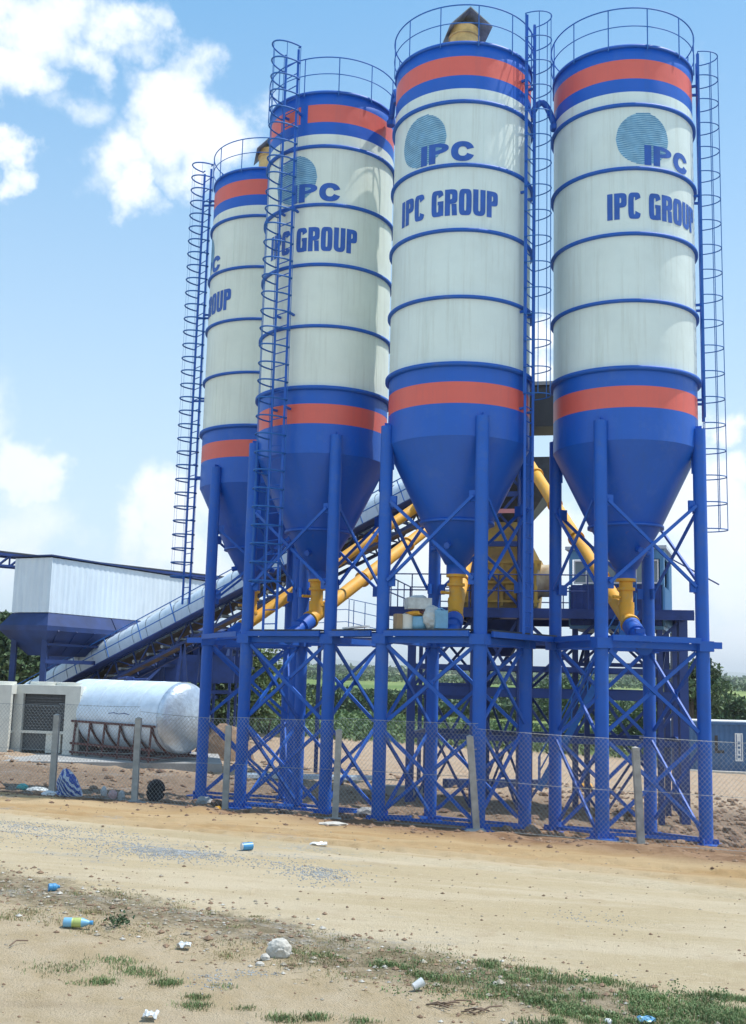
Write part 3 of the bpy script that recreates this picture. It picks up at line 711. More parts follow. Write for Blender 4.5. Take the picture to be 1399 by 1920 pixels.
for i, (a, b) in enumerate(list(zip(pts, pts[1:]))[2:6]):
    a = a+V(0, 0, ZBEAM+.215); b = b+V(0, 0, ZBEAM+.215); d = nrm(b-a); n = V(d[1], -d[0], 0)
    mb.bar(a+d*.2-n*.05+V(0, 0, .0), b-d*.2-n*.05, .42, .03)
mb.build('deck', 'dark steel', wk)

# ------------------------------------------------------------------ screw conveyors
def screw(p0, p1, r, label):
    p0 = np.array(p0, float); p1 = np.array(p1, float); u = nrm(p1-p0)
    t = thing('screw_conveyor', p0-V(0, 0, .4), label, 'conveyor', 'screw conveyors rising from the silo outlets')
    mb = MB(); mb.tube(p0, p1, r, 20); mb.build('tube', 'yellow', t)
    L_ = np.linalg.norm(p1-p0); k = int(L_/2.2)
    for i in range(k+1):
        q = p0+u*(L_*i/k if k else 0); fl = MB(); fl.tube(q-u*.03, q+u*.03, r+.05, 20); fl.build('flange', 'yellow', t)
    mt_ = MB(); side = nrm(np.cross(u, (0, 0, 1)))
    q = p0-u*.08; mt_.tube(q, q-u*.35, .2, 18); mt_.tube(q-u*.35, q-u*.85, .155, 18); mt_.tube(q-u*.85, q-u*.98, .175, 18)
    mt_.box(q-u*.6+V(0, 0, .17), (.2, .16, .1)); mt_.build('motor', 'steel blue', t)
    hz = MB(); n = V(0, 0, 1); hz.tube(p0+u*.25, p0+u*.25+V(0, 0, .35), .17, 16); hz.build('inlet', 'yellow', t)
    return t
def outlet(i): 
    x, y = {1: (-3.332, 30.717), 2: (-1.308, 26.549), 3: (1.889, 24.293), 4: (5.662, 24.244)}[i]; return V(x, y, 4.56)
def screw_from(i, end, r, lab):
    o = outlet(i); u = nrm(end-o); screw(o-u*.28, end, r, lab)
screw_from(1, A(905, 865, 36.2), .16, 'long yellow screw conveyor climbing from the farthest left silo behind the second silo')
screw_from(2, A(900, 915, 34.6), .165, 'yellow screw conveyor rising from under the front-laddered silo across open sky to the mixing tower')
screw_from(3, A(905, 905, 34.0), .15, 'short steep-looking yellow screw conveyor under the silo with the roof filter')
screw_from(4, A(975, 842, 33.6), .165, 'yellow screw conveyor climbing up and left from under the rightmost silo')

# ------------------------------------------------------------------ mixing tower
TX, TY = float(A(960, 1160, 35)[0]), 36.0
tw = thing('mixing_tower', (TX, TY, float(base_z(TX, TY))), 'blue steel mixing tower with brown mixer housing, behind the two right-hand silos', 'tower')
trz = radians(-12)
ex = V(cos(trz), sin(trz), 0); ey = V(-sin(trz), cos(trz), 0); T0 = V(TX, TY, 0)
def TP(u, v, z): return T0+ex*u+ey*v+V(0, 0, z)
zg = float(base_z(TX, TY))-.1
cols = [(u, v) for u in (-2.9, -.9, .55, 3.0, 5.4) for v in (-1.6, 1.9)]
for u, v in cols:
    top = 5.25 if u in (-2.9, 3.0, 5.4) else 12.6
    mb = MB(); mb.bar(TP(u, v, zg), TP(u, v, top), .26, .26, 0, (0, 1, 0)); mb.build('column', 'tower blue', tw)
us = (-2.9, -.9, .55, 3.0, 5.4)
for z, h in ((1.35, .16), (2.75, .28), (3.5, .16), (4.3, .16)):
    fm = MB()
    for v in (-1.6, 1.9):
        for a, b in zip(us, us[1:]): fm.bar(TP(a, v, z), TP(b, v, z), .12, h)
    for u in us: fm.bar(TP(u, -1.58, z+.01), TP(u, 1.88, z+.01), .12, h)
    fm.build('girder', 'tower blue', tw)
for z in (7.4, 9.0, 10.6, 12.4):
    fm = MB()
    for v in (-1.6, 1.9): fm.bar(TP(-.9, v, z), TP(.55, v, z), .14, .16)
    for u in (-.9, .55): fm.bar(TP(u, -1.58, z+.01), TP(u, 1.88, z+.01), .14, .16)
    fm.build('girder', 'tower blue', tw)
for v in (-1.6, 1.9):
    for i, (a, b) in enumerate(zip(us, us[1:])):
        mb = MB()
        mb.bar(TP(a+.1, v-.03, zg+.2), TP(b-.1, v-.03, 2.6), .06, .08); mb.bar(TP(b-.1, v+.05, zg+.2), TP(a+.1, v+.05, 2.6), .06, .08)
        mb.bar(TP(a+.1, v-.03, 2.9), TP(b-.1, v-.03, 5.0), .06, .09); mb.bar(TP(b-.1, v+.05, 2.9), TP(a+.1, v+.05, 5.0), .06, .09)
        mb.build('cross_brace', 'tower blue', tw)
for v in (-1.6, 1.9):
    for z0 in (5.4, 7.6, 9.2, 10.8):
        mb = MB(); mb.bar(TP(-.8, v-.03, z0), TP(.5, v-.03, z0+1.5), .05, .08); mb.bar(TP(.5, v+.05, z0), TP(-.8, v+.05, z0+1.5), .05, .08); mb.build('cross_brace', 'tower blue', tw)
mb = MB(); mb.obox(TP(1.0, .1, 5.28), ex*4.7, ey*2.5, V(0, 0, .045)); mb.obox(TP(1.0, -2.42, 5.14), ex*4.7, ey*.05, V(0, 0, .12)); mb.obox(TP(1.0, 2.62, 5.14), ex*4.7, ey*.05, V(0, 0, .12))
for i in range(10): mb.obox(TP(-3.4+i*.98, .1, 5.13), ex*.04, ey*2.4, V(0, 0, .1))
mb.build('platform', 'old blue', tw)
mb = MB()
for z in (.55, 1.05):
    mb.tube(TP(-3.7, -2.4, 5.3+z), TP(2.6, -2.4, 5.3+z), .022, 6); mb.tube(TP(-3.7, -2.4, 5.3+z), TP(-3.7, 2.5, 5.3+z), .022, 6); mb.tube(TP(-3.7, 2.5, 5.3+z), TP(2.6, 2.5, 5.3+z), .022, 6)
for i in range(8): mb.tube(TP(-3.7+i*.9, -2.4, 5.3), TP(-3.7+i*.9, -2.4, 6.35), .022, 6); mb.tube(TP(-3.7+i*.9, 2.5, 5.3), TP(-3.7+i*.9, 2.5, 6.35), .022, 6)
for i in range(5): mb.tube(TP(-3.7, -2.4+i*1.2, 5.3), TP(-3.7, -2.4+i*1.2, 6.35), .022, 6)
mb.build('railing', 'old blue', tw)
# mixer body: ribbed housing with a trapezoid charging hood and rounded trough
mx = MB()
cx0 = V(*A(925, 1100, 34.6)); mu = float(np.dot(cx0-T0, ex)); 
def frust(mb, c, a, b, z0, z1, mi=0):
    (a0_, a1_), (b0_, b1_) = a, b
    vs = [c+ex*sx*a0_+ey*sy*a1_+V(0, 0, z0) for sx, sy in ((-1, -1), (1, -1), (1, 1), (-1, 1))]+[c+ex*sx*b0_+ey*sy*b1_+V(0, 0, z1) for sx, sy in ((-1, -1), (1, -1), (1, 1), (-1, 1))]
    mb.add(vs, [(3, 2, 1, 0), (4, 5, 6, 7), (0, 1, 5, 4), (1, 2, 6, 5), (2, 3, 7, 6), (3, 0, 4, 7)], mi)
mc = TP(mu, -.2, 0)
frust(mx, mc, (1.35, 1.1), (1.5, 1.2), 5.36, 6.9); frust(mx, mc, (1.46, 1.15), (.8, .7), 6.90, 8.2)
body = mx.build('mixer_housing', 'mixer', tw)
rb = MB()
for i in range(6):
    u = -1.38+i*.55; rb.obox(mc+ex*u*.97+ey*-1.18+V(0, 0, 6.16), ex*.045, ey*.05, V(0, 0, .72))
for z in (5.6, 6.2, 6.84): rb.obox(mc+ey*-1.19+V(0, 0, z), ex*1.45, ey*.055, V(0, 0, .04))
for i in range(4):
    for j in range(2):
        if (i+j) % 3 != 2: rb.obox(mc+ex*(-1.1+i*.55)+ey*-1.16+V(0, 0, 5.9+j*.62), ex*.17, ey*.05, V(0, 0, .22))
rb.build('rib_panel', 'mixer panel', body)
dr = MB(); dc = TP(mu+1.55, -.9, 6.3); dr.tube(dc-ex*.45, dc+ex*.3, .52, 24); dr.tube(dc+ex*.3, dc+ex*.55, .52, 24, .3); dr.tube(dc-ex*.2-V(0, 0, .0), dc-ex*.1, .57, 24); dr.build('drive_drum', 'drum cream', tw)
ub = MB(); frust(ub, TP(.1, .2, 0), (.45, .45), (1.35, 1.3), 8.2, 9.4); frust(ub, TP(.1, .2, 0), (1.36, 1.32), (1.36, 1.32), 9.41, 10.3); ub.build('upper_hopper', 'dark steel', tw)
hb = MB(); frust(hb, TP(1.15, .4, 0), (.7, .7), (.7, .7), 11.5, 12.9); frust(hb, TP(1.15, .4, 0), (.8, .8), (.5, .5), 12.89, 13.1); hb.build('head_box', 'black paint', tw)
sg = MB(); q = A(951, 958, 33.9); sg.box(q, (.55, .03, .13), trz); sg.build('name_plate', 'pink plate', tw)
lt = MB(); q = A(857, 1290, 34.6)
lt.obox(TP(-1.6, -1.0, 2.75), ex*.9, ey*.6, V(0, 0, .25)); frust(lt, TP(mu+.1, -.1, 0), (.35, .35), (1.0, .9), 3.9, 5.05); lt.build('discharge_hopper', 'old blue', tw)
# stairs
st = thing('staircase', TP(2.3, -3.2, zg), 'open blue steel staircase rising to the mixer platform, seen between the two right-hand silos', 'stairs')
a, b = TP(1.2, -3.3, 0.0), TP(4.0, -3.3, 5.25); a2, b2 = a+ey*.7, b+ey*.7
for p_, q_ in ((a, b), (a2, b2)): mb = MB(); mb.bar(p_, q_, .05, .2); mb.build('stringer', 'rail blue', st)
mb = MB()
for i in range(1, 22): p_ = a+(b-a)*i/22; mb.obox(p_+ey*.35, ex*.11, ey*.32, V(0, 0, .015))
mb.build('tread', 'rail blue', st)
mb = MB()
for o in (V(0, 0, .95), V(0, 0, .5)):
    for p_, q_ in ((a, b), (a2, b2)): mb.tube(p_+o, q_+o, .02, 6)
for i in range(7):
    for p_, q_ in ((a, b), (a2, b2)): r0 = p_+(q_-p_)*i/6; mb.tube(r0, r0+V(0, 0, .95), .02, 6)
mb.build('handrail', 'rail blue', st)

# control cabin on the platform
cb0 = A(1068, 1172, 34.2); crz = radians(-20)
cex = V(cos(crz), sin(crz), 0); cey = V(-sin(crz), cos(crz), 0)
cab = thing('control_cabin', cb0, 'blue control cabin with broad windows raised behind the rightmost silo', 'cabin')
CW, CD, CH = 2.85, 2.6, 2.35
def CP(u, v, z): return cb0+cex*u+cey*v+V(0, 0, z)
mb = MB(); 
def panel(mb, p, du, w, z0, z1, t=.05, mi=0, rib=True):
    n = nrm(np.cross(du, (0, 0, 1)))
    mb.obox(p+du*w/2+V(0, 0, (z0+z1)/2), du*w/2, n*t/2, V(0, 0, (z1-z0)/2), mi)
    if rib:
        k = int(w/.22)
        for i in range(k): mb.obox(p+du*(w*(i+.5)/k)+n*(t/2+.012)+V(0, 0, (z0+z1)/2), du*.05, n*.012, V(0, 0, (z1-z0)/2-.01), mi)
fp_ = MB(); panel(fp_, CP(.05, -.03, 0), cex, CW-.1, 0, 1.25, rib=True); fp_.build('shaded_front_panel', 'old blue', cab); panel(mb, CP(0, 0, 0), cex, CW, 2.05, CH, rib=False)  # shade on the cabin's front wall is painted in with the darker old blue
for u in (0, .95, 1.9, CW-.08): mb.obox(CP(u+.04, 0, 1.65), cex*.05, cey*.03, V(0, 0, .40))
panel(mb, CP(CW, 0, 0), cey, CD, 0, 1.2); panel(mb, CP(CW, 0, 0), cey, CD, 2.1, CH, rib=False); panel(mb, CP(CW, 1.5, 0), cey, CD-1.5, 1.2, 2.1); panel(mb, CP(CW, 0, 0), cey, .25, 1.2, 2.1, rib=False)
panel(mb, CP(0, 0, 0), cey, CD, 0, 1.2, rib=False); panel(mb, CP(0, CD, 0), cex, CW, 0, CH, rib=False); 
mb.obox(CP(CW/2, CD/2, -.06), cex*CW/2, cey*CD/2, V(0, 0, .05)); mb.build('wall', 'cab blue', cab)
mb = MB(); mb.obox(CP(CW/2, CD/2, CH+.05), cex*(CW/2+.12), cey*(CD/2+.12), V(0, 0, .05)); mb.build('roof', 'sheet pale', cab)
for u in (.14, 1.09, 2.02):
    wf = MB(); w_ = .74 if u < 2 else .70
    for q, d in (((u, 1.28), (w_, .05)), ((u, 1.97), (w_, .05))): wf.obox(CP(q[0]+d[0]/2, -.02, q[1]+.025), cex*d[0]/2, cey*.03, V(0, 0, .025))
    for q in (u, u+w_/2, u+w_-.04): wf.obox(CP(q+.02, -.022, 1.65), cex*.022, cey*.03, V(0, 0, .32))
    wo = wf.build('window', 'white paint', cab)
    gl = MB(); gl.obox(CP(u+w_/2, .0, 1.65), cex*w_/2, cey*.004, V(0, 0, .32)); gl.build('pane', 'glass', wo)
cs = MB()
for u in (.15, CW-.15):
    for v in (.15, CD-.15): q = CP(u, v, -.12); cs.bar((q[0], q[1], float(base_z(q[0], q[1]))-.1), q, .16, .16, 0, (0, 1, 0))
for u in (.15, CW-.15): cs.bar(CP(u, .25, -1.6), CP(u, CD-.25, -.4), .08, .08)
cs.bar(CP(.25, .15, -1.2), CP(CW-.25, .15, -1.2), .1, .12); cs.bar(CP(.25, .15, -1.2), CP(CW/2, .15, -.2), .07, .08); cs.bar(CP(CW-.25, .15, -1.2), CP(CW/2+.1, .15, -.2), .07, .08)
cs.bar(CP(.25, .15, -2.2), CP(CW-.25, .15, -4.6), .07, .09); cs.bar(CP(CW-.25, .2, -2.2), CP(.25, .2, -4.6), .07, .09); cs.bar(CP(.25, .15, -2.0), CP(CW-.25, .15, -2.0), .1, .12)
cs.build('stand', 'old blue', cab)
# a lean-to shade lattice left of the cabin roof
mb = MB(); q0 = A(1128, 1005, 34.5)
q = A(1255, 1050, 35); mb = MB(); mb.tube(CP(CW, .3, 2.2), CP(CW+1.6, .6, 1.3), .025, 6); mb.build('antenna_arm', 'old blue', cab)

# ------------------------------------------------------------------ inclined belt conveyor
c0, c1 = A(-25, 1330, 52.0), A(930, 820, 39.5); cu = nrm(c1-c0); cn = nrm(np.cross(cu, (0, 0, 1))); cv = np.cross(cn, cu); CL = float(np.linalg.norm(c1-c0))
bc = thing('belt_conveyor', (c0[0], c0[1], float(base_z(c0[0], c0[1]))), 'long inclined belt conveyor under a pale blue ribbed cover, climbing behind the left silos', 'conveyor')
def BP(s, n, h): return c0+cu*s+cn*n+cv*h
mb = MB(); nseg = 16; sl_ = CL/70
for i in range(70):
    s0, s1 = i*sl_, (i+1)*sl_; r = .80 if i % 2 else .825
    ang = [radians(8+164*j/nseg) for j in range(nseg+1)]
    vs = [BP(s0, r*cos(a), -.52+r*sin(a)*.85) for a in ang]+[BP(s1, r*cos(a), -.52+r*sin(a)*.85) for a in ang]
    mb.add(vs, [(j, j+1, nseg+2+j, nseg+1+j) for j in range(nseg)], 0, False)
    # skirt sheets down both sides
    for sg_ in (1, -1): mb.add([BP(s0, sg_*r*.99, -.42), BP(s1, sg_*r*.99, -.42), BP(s1, sg_*r*.99, -.98), BP(s0, sg_*r*.99, -.98)], [(0, 1, 2, 3)])
mb.build('cover', 'sheet light blue', bc)
mb = MB()
for n in (-.62, .62):
    for h in (-1.02, -1.75): mb.bar(BP(0, n, h), BP(CL, n, h), .09, .12)
k = 26
for i in range(k):
    s0, s1 = CL*i/k, CL*(i+1)/k
    for n in (-.62, .62): mb.bar(BP(s0, n, -1.75), BP(s0, n, -1.02), .06, .06, 0, tuple(cn)); mb.bar(BP(s0, n, -1.75 if i % 2 else -1.02), BP(s1, n, -1.02 if i % 2 else -1.75), .05, .05)
    mb.bar(BP(s0, -.6, -1.75), BP(s0, .6, -1.75), .05, .05)
mb.build('truss', 'navy', bc)
mb = MB(); mb.add([BP(0, -.5, -1.15), BP(CL, -.5, -1.15), BP(CL, .5, -1.15), BP(0, .5, -1.15)], [(0, 1, 2, 3)]); mb.add([BP(.5, -.42, -1.62), BP(CL, -.42, -1.62), BP(CL, .42, -1.62), BP(.5, .42, -1.62)], [(0, 1, 2, 3)])
mb.build('belt', 'belt brown', bc)
rr_ = MB()
for i in range(34): s0 = CL*(i+.5)/34; rr_.tube(BP(s0, -.5, -1.42), BP(s0, .5, -1.42), .07, 8)
rr_.build('roller', 'galvanised', bc)
mb = MB()
for h in (.32, -.15): mb.tube(BP(1.2, 1.25, -.45+h), BP(CL, 1.25, -.45+h), .022, 6)
for i in range(15): s0 = 1.2+(CL-1.2)*i/14; mb.tube(BP(s0, 1.25, -1.0), BP(s0, 1.25, -.13), .022, 6)
mb.build('handrail', 'rail blue', bc)
mb = MB(); mb.bar(BP(1.0, 1.0, -1.03), BP(CL, 1.0, -1.03), .5, .04)
mb.build('catwalk', 'old blue', bc)
for s0 in (2.5, 7.5, 12.2):
    mb = MB()
    for n in (-.6, .6):
        mb = MB(); q = BP(s0, n, -1.8); mb.bar((q[0]+.5, q[1], float(base_z(q[0], q[1]))-.05), q, .14, .14, 0, (0, 1, 0)); mb.bar((q[0]-.5, q[1], float(base_z(q[0], q[1]))-.05), q-V(0.03, 0, 0), .14, .14, 0, (0, 1, 0)); mb.build('trestle', 'old blue', bc)

# weighing frame below the conveyor
wf0 = A(315, 1300, 54.0); wg = float(base_z(wf0[0], wf0[1]))
wf_ = thing('weighing_frame', (wf0[0], wf0[1], wg), 'low blue steel frame with stacked rails and weigh hoppers under the inclined conveyor', 'frame')
mb = MB()
for z, h in ((3.3, 1.3), (4.35, .16), (5.0, .2), (2.2, .14)):
    for yy in (53, 55.6): mb.bar((wf0[0]-5.6, yy, z), (wf0[0]+3.3, yy, z), .12, h)
for i in range(-2, 7):
    for yy in (53, 55.6): mb.bar((wf0[0]-3.5+i*1.1, yy+.02, wg), (wf0[0]-3.5+i*1.1, yy+.02, 5.1), .12, .12, 0, (0, 1, 0))
mb.build('frame', 'old blue', wf_)
for i in range(-1, 3):
    mb = MB(); c = V(wf0[0]-2.4+i*2.2, 54.3, 0)
    vs = [c+V(sx*.4, sy*.4, 2.6) for sx, sy in ((-1, -1), (1, -1), (1, 1), (-1, 1))]+[c+V(sx*1.05, sy*.95, 4.9) for sx, sy in ((-1, -1), (1, -1), (1, 1), (-1, 1))]
    mb.add(vs, [(3, 2, 1, 0), (4, 5, 6, 7), (0, 1, 5, 4), (1, 2, 6, 5), (2, 3, 7, 6), (3, 0, 4, 7)]); mb.build('hopper', 'tower blue', wf_)
mb = MB(); mb.bar((wf0[0]-1.9, 52.6, 4.4), (wf0[0]+3.2, 52.6, 6.2), .9, .06); mb.build('belt', 'belt brown', wf_)

# ------------------------------------------------------------------ aggregate bins with sheet walls
k0 = A(90, 1148, 45.0); k1 = A(90, 1045, 45.0)
bd = nrm(V(5.0, 10.2, 0)); bn = V(-bd[1], bd[0], 0)*1.0
bz0, bz1 = float(k0[2]), float(k1[2]); bg = float(base_z(k0[0], k0[1]))
K = V(k0[0], k0[1], 0); LB, WB = 16.0, 1.95
ab = thing('aggregate_bins', (K[0], K[1], bg), 'aggregate storage bins with pale ribbed sheet walls over navy hoppers, far left', 'storage bins')
mb = MB()
def rib_wall(mb, p, d, w, z0, z1, nrm_, mi=0):
    k = int(w/.17); vs = []; 
    for i in range(k+1):
        o = .022 if (i//1) % 2 else 0.0
        q = p+d*(w*i/k)+nrm_*o; vs += [q+V(0, 0, z0), q+V(0, 0, z1)]
    mb.add(vs, [(2*i, 2*i+2, 2*i+3, 2*i+1) for i in range(k)], mi)
rib_wall(mb, K, bd, LB, bz0, bz1, -bn); rib_wall(mb, K+bn*WB, bd, LB, bz0, bz1, bn); rib_wall(mb, K, bn, WB, bz0, bz1, -bd); rib_wall(mb, K+bd*LB, bn, WB, bz0, bz1, bd)
mb.bar(K+V(0, 0, bz0), K+V(0, 0, bz1), .09, .09, 0, (0, 1, 0))
mb.build('sheet_wall', 'sheet light blue', ab)
mb = MB(); o = .12; q = [K-bd*o-bn*o, K+bd*(LB+o)-bn*o, K+bd*(LB+o)+bn*(WB+o), K-bd*o+bn*(WB+o)]
mb.add([p_+V(0, 0, bz1+.05) for p_ in q]+[p_+V(0, 0, bz1+.11) for p_ in q], [(3, 2, 1, 0), (4, 5, 6, 7), (0, 1, 5, 4), (1, 2, 6, 5), (2, 3, 7, 6), (3, 0, 4, 7)])
mb.build('roof', 'navy', ab)
for i in range(4):
    mb = MB(); s0, s1 = i*LB/4+.03, (i+1)*LB/4-.03
    def loop(a0_, a1_, n0, n1, z): return [K+bd*a0_+bn*n0+V(0, 0, z), K+bd*a1_+bn*n0+V(0, 0, z), K+bd*a1_+bn*n1+V(0, 0, z), K+bd*a0_+bn*n1+V(0, 0, z)]
    w_ = .35 if i == 0 else 0
    ls = [loop(s0, s1, .0, WB, bz0-.02), loop(s0-w_, s1, -.32, WB+.32, bz0-.55), loop(s0-w_, s1, -.32, WB+.32, bz0-.75), loop(s0+.55, s1-.55, .55, WB-.5, bz0-1.75)]
    for l0, l1 in zip(ls, ls[1:]): mb.add(l0+l1, [(j, (j+1) % 4, 4+(j+1) % 4, 4+j) for j in range(4)])
    mb.add(ls[-1], [(0, 1, 2, 3)])
    for j in range(4): u = s0+.3+j*(s1-s0-.6)/3; mb.bar(K+bd*u-bn*.34+V(0, 0, bz0-.74), K+bd*(u*.8+(s0+s1)/2*.2)+bn*.5+V(0, 0, bz0-1.7), .06, .06)
    mb.bar(K+bd*s0-bn*.05+V(0, 0, bz0-1.3), K+bd*s1-bn*.05+V(0, 0, bz0-1.3), .06, .09)
    mb.build('hopper', 'navy', ab)
for i in range(5):
    for n in (.15, WB-.15):
        mb = MB(); p_ = K+bd*(min(i*LB/4+.12, LB-.12))+bn*n
        mb.bar(p_+V(0, 0, bg-.4), p_+V(0, 0, bz0-.8), .22, .22, 0, (0, 1, 0)); mb.build('leg', 'navy', ab)
mb = MB()
for z in (1.9, 3.4): mb.bar(K+bn*.0+V(0, 0, z), K+bd*LB+bn*.0+V(0, 0, z), .1, .16)
for i in range(4): mb.bar(K+bd*(i*LB/4+.2)+bn*.02+V(0, 0, 1.0), K+bd*((i+1)*LB/4-.2)+bn*.02+V(0, 0, 3.3), .08, .1)
mb.build('girder', 'navy', ab)
# feeding conveyor truss over the bins
f0, f1 = A(-60, 1034, 46.5), K+bd*LB+bn*1.2+V(0, 0, bz1+.45)
fc = thing('feed_conveyor', (f0[0], f0[1], f0[2]-.7), 'dark lattice truss conveyor running along the roof of the aggregate bins', 'conveyor')
fu = nrm(f1-f0); FL = float(np.linalg.norm(f1-f0)); fn = nrm(np.cross(fu, (0, 0, 1)))
mb = MB()
for n in (-.45, .45):
    mb.bar(f0+fn*n, f1+fn*n, .09, .12); mb.bar(f0+fn*n-V(0, 0, .5), f1+fn*n-V(0, 0, .3), .08, .08)
    for i in range(28):
        a = f0+fu*FL*i/28+fn*n; b = f0+fu*FL*(i+1)/28+fn*n; mb.bar(a-V(0, 0, .5-.2*i/28), b, .045, .045); mb.bar(a, a-V(0, 0, .5-.2*i/28), .045, .045, 0, (0, 1, 0))
mb.build('truss', 'old blue', fc)
mb = MB(); mb.bar(f0+V(0, 0, .12), f1+V(0, 0, .12), .8, .06); mb.build('belt', 'dark steel', fc)

# ------------------------------------------------------------------ slab, tank, chillers
def on_ground(px, py):
    p = G(px, py); return p
sA, sB = on_ground(-160, 1418), on_ground(385, 1447)
sd_ = nrm(V(sB[0]-sA[0], sB[1]-sA[1], 0)); sn_ = V(-sd_[1], sd_[0], 0)
zs_ = -.16
mb = MB(); mid = (sA+sB)/2; 
L2 = np.linalg.norm((sB-sA)[:2])/2
mb.obox(V(mid[0], mid[1], 0)+sn_*3.0+V(0, 0, zs_-.25), sd_*(L2+.6), sn_*3.0, V(0, 0, .25)); mb.build('slab', 'slab', None, kind='structure')
# insulated tank
e1 = A(343, 1352, 41.4); e0 = A(162, 1338, 44.8); tu = nrm(V(e1[0]-e0[0], e1[1]-e0[1], 0)); tn = V(-tu[1], tu[0], 0)
TR = 1.31; tz = zs_+.28+TR; e1 = V(e1[0], e1[1], tz); e0 = V(e0[0], e0[1], tz); TL = float(np.linalg.norm(e1-e0))
tk = thing('storage_tank', ((e0+e1)[0]/2, (e0+e1)[1]/2, zs_), 'silvery foil-clad horizontal tank resting in a dark red cradle', 'tank')
mb = MB(); n = 56
def trings(prof, mi=0):
    vs = []
    for s0, r in prof:
        for i in range(n): t = 2*pi*i/n; vs.append(e0+tu*s0+tn*r*cos(t)+V(0, 0, r*sin(t)))
    mb.add(vs, [(k*n+i, k*n+(i+1) % n, (k+1)*n+(i+1) % n, (k+1)*n+i) for k in range(len(prof)-1) for i in range(n)], mi, True)
pr = []
for k in range(5): s0 = TL*k/5; pr += [(s0+.012, TR), (s0+.03, TR), (s0+TL/5-.03, TR), (s0+TL/5-.012, TR), (s0+TL/5-.01, TR+.008), (s0+TL/5+.01, TR+.008)]
trings(pr)
mb.build('tank_body', 'tank foil', tk)
mb = MB(); trings([(TL+.55*math.sin(a), max(.001, TR*math.cos(a))) for a in [pi/2*i/10 for i in range(11)]]); mb.build('tank_end', 'tank end foil', tk); mb = MB(); trings([(-.55*math.sin(a), max(.001, TR*math.cos(a))) for a in [pi/2*i/10 for i in range(11)]])
mb.build('tank_end', 'tank end foil', tk)
mb = MB()
for k in range(7):
    s0 = .2+(TL-.4)*k/6; c = e0+tu*s0
    for sg_ in (-1, 1):
        pts_ = [c+tn*sg_*(TR+.05)*cos(a)+V(0, 0, (TR+.05)*sin(a)) for a in [radians(-12-14*j) for j in range(6)]]
        mb.path(pts_, .045, 6); mb.bar(c+tn*sg_*(TR+.02)+V(0, 0, -.3), c+tn*sg_*(TR+.1)+V(0, 0, -tz+zs_+.02), .07, .07, 0, (0, 1, 0))
        mb.bar(c+tn*sg_*(TR+.05)+V(0, 0, -tz+zs_+.1), c+V(0, 0, -tz+zs_+.18)+tn*sg_*.05, .07, .07)
for sg_ in (-1, 1):
    for z in (tz-.30, zs_+.12, zs_+.45): mb.bar(V(*e0[:2], z)+tn*sg_*(TR+.05), V(*e1[:2], z)+tn*sg_*(TR+.05), .08, .08)
mb.build('cradle', 'red primer', tk)
mb = MB(); q = e0+tu*TL*.45+V(0, 0, TR+.0)
mb.path([q+tu*(-.7)+V(0, 0, .05), q+tu*(-.2)+V(0, 0, .12), q+tu*.3+V(0, 0, .05), q+tu*1.0+V(0, 0, .08)], .04, 6); mb.tube(q, q+V(0, 0, .14), .16, 14)
mb.path([q+tn*-TR*.98+tu*(.4+.3*i)+V(0, 0, -TR*.95+.04*(i % 2)) for i in range(5)], .03, 6); mb.build('pipework', 'old blue', tk)
# chillers
def chiller(p, u, w, d, h, label):
    nn = V(-u[1], u[0], 0); t = thing('chiller_unit', p, label, 'chiller', 'cream chiller units beside the tank')
    mb = MB(); c = p+u*w/2+nn*d/2
    mb.obox(c+V(0, 0, h-.17), u*w/2, nn*d/2, V(0, 0, .17))
    for q, hw_ in ((.21, .20), (w-.31, .30)): mb.obox(p+u*q+nn*.1+V(0, 0, (h-.34)/2), u*hw_, nn*.1, V(0, 0, (h-.34)/2)); mb.obox(p+u*q+nn*(d-.1)+V(0, 0, (h-.34)/2), u*.20, nn*.1, V(0, 0, (h-.34)/2))
    mb.obox(p+u*(w-.42)+nn*.14+V(0, 0, (h-.34+.9)/2), u*.2, nn*.1, V(0, 0, (h-.34-.9)/2)); mb.obox(c+V(0, 0, .82), u*(w/2-.02), nn*(d/2-.03), V(0, 0, .05)); mb.obox(p+u*(w*.62)+nn*.3+V(0, 0, .4), u*.3, nn*.2, V(0, 0, .36)); mb.build('casing', 'cream paint', t)
    mb = MB(); mb.obox(c+V(0, 0, (h-.34+.1)/2), u*(w/2-.1), nn*(d/2-.25), V(0, 0, (h-.34-.1)/2))
    for i in range(12): mb.obox(p+u*(w/2-.08)+nn*.12+V(0, 0, .95+i*(h-1.35)/12), u*(w/2-.52), nn*.02, V(0, 0, .018))
    mb.build('grille', 'grille', t)
    mb = MB()
    for q in (.3, .7):
        f_ = p+u*w*q+nn*d/2+V(0, 0, h); mb.tube(f_, f_+V(0, 0, .12), min(w, d)*.28, 20)
    mb.build('fan_housing', 'cream paint', t)
    return t
gA = A(18, 1405, 43.5); gA[2] = zs_; gB = A(-132, 1400, 43.2); gB[2] = zs_
chiller(V(*gA), nrm(V(1, -.14, 0)), 2.75, 2.2, 2.62, 'cream chiller unit with a dark grille, standing against the left end of the tank')
chiller(V(*gB), nrm(V(1, -.08, 0)), 3.1, 2.2, 2.60, 'cream chiller unit cut off by the left edge of the photo')

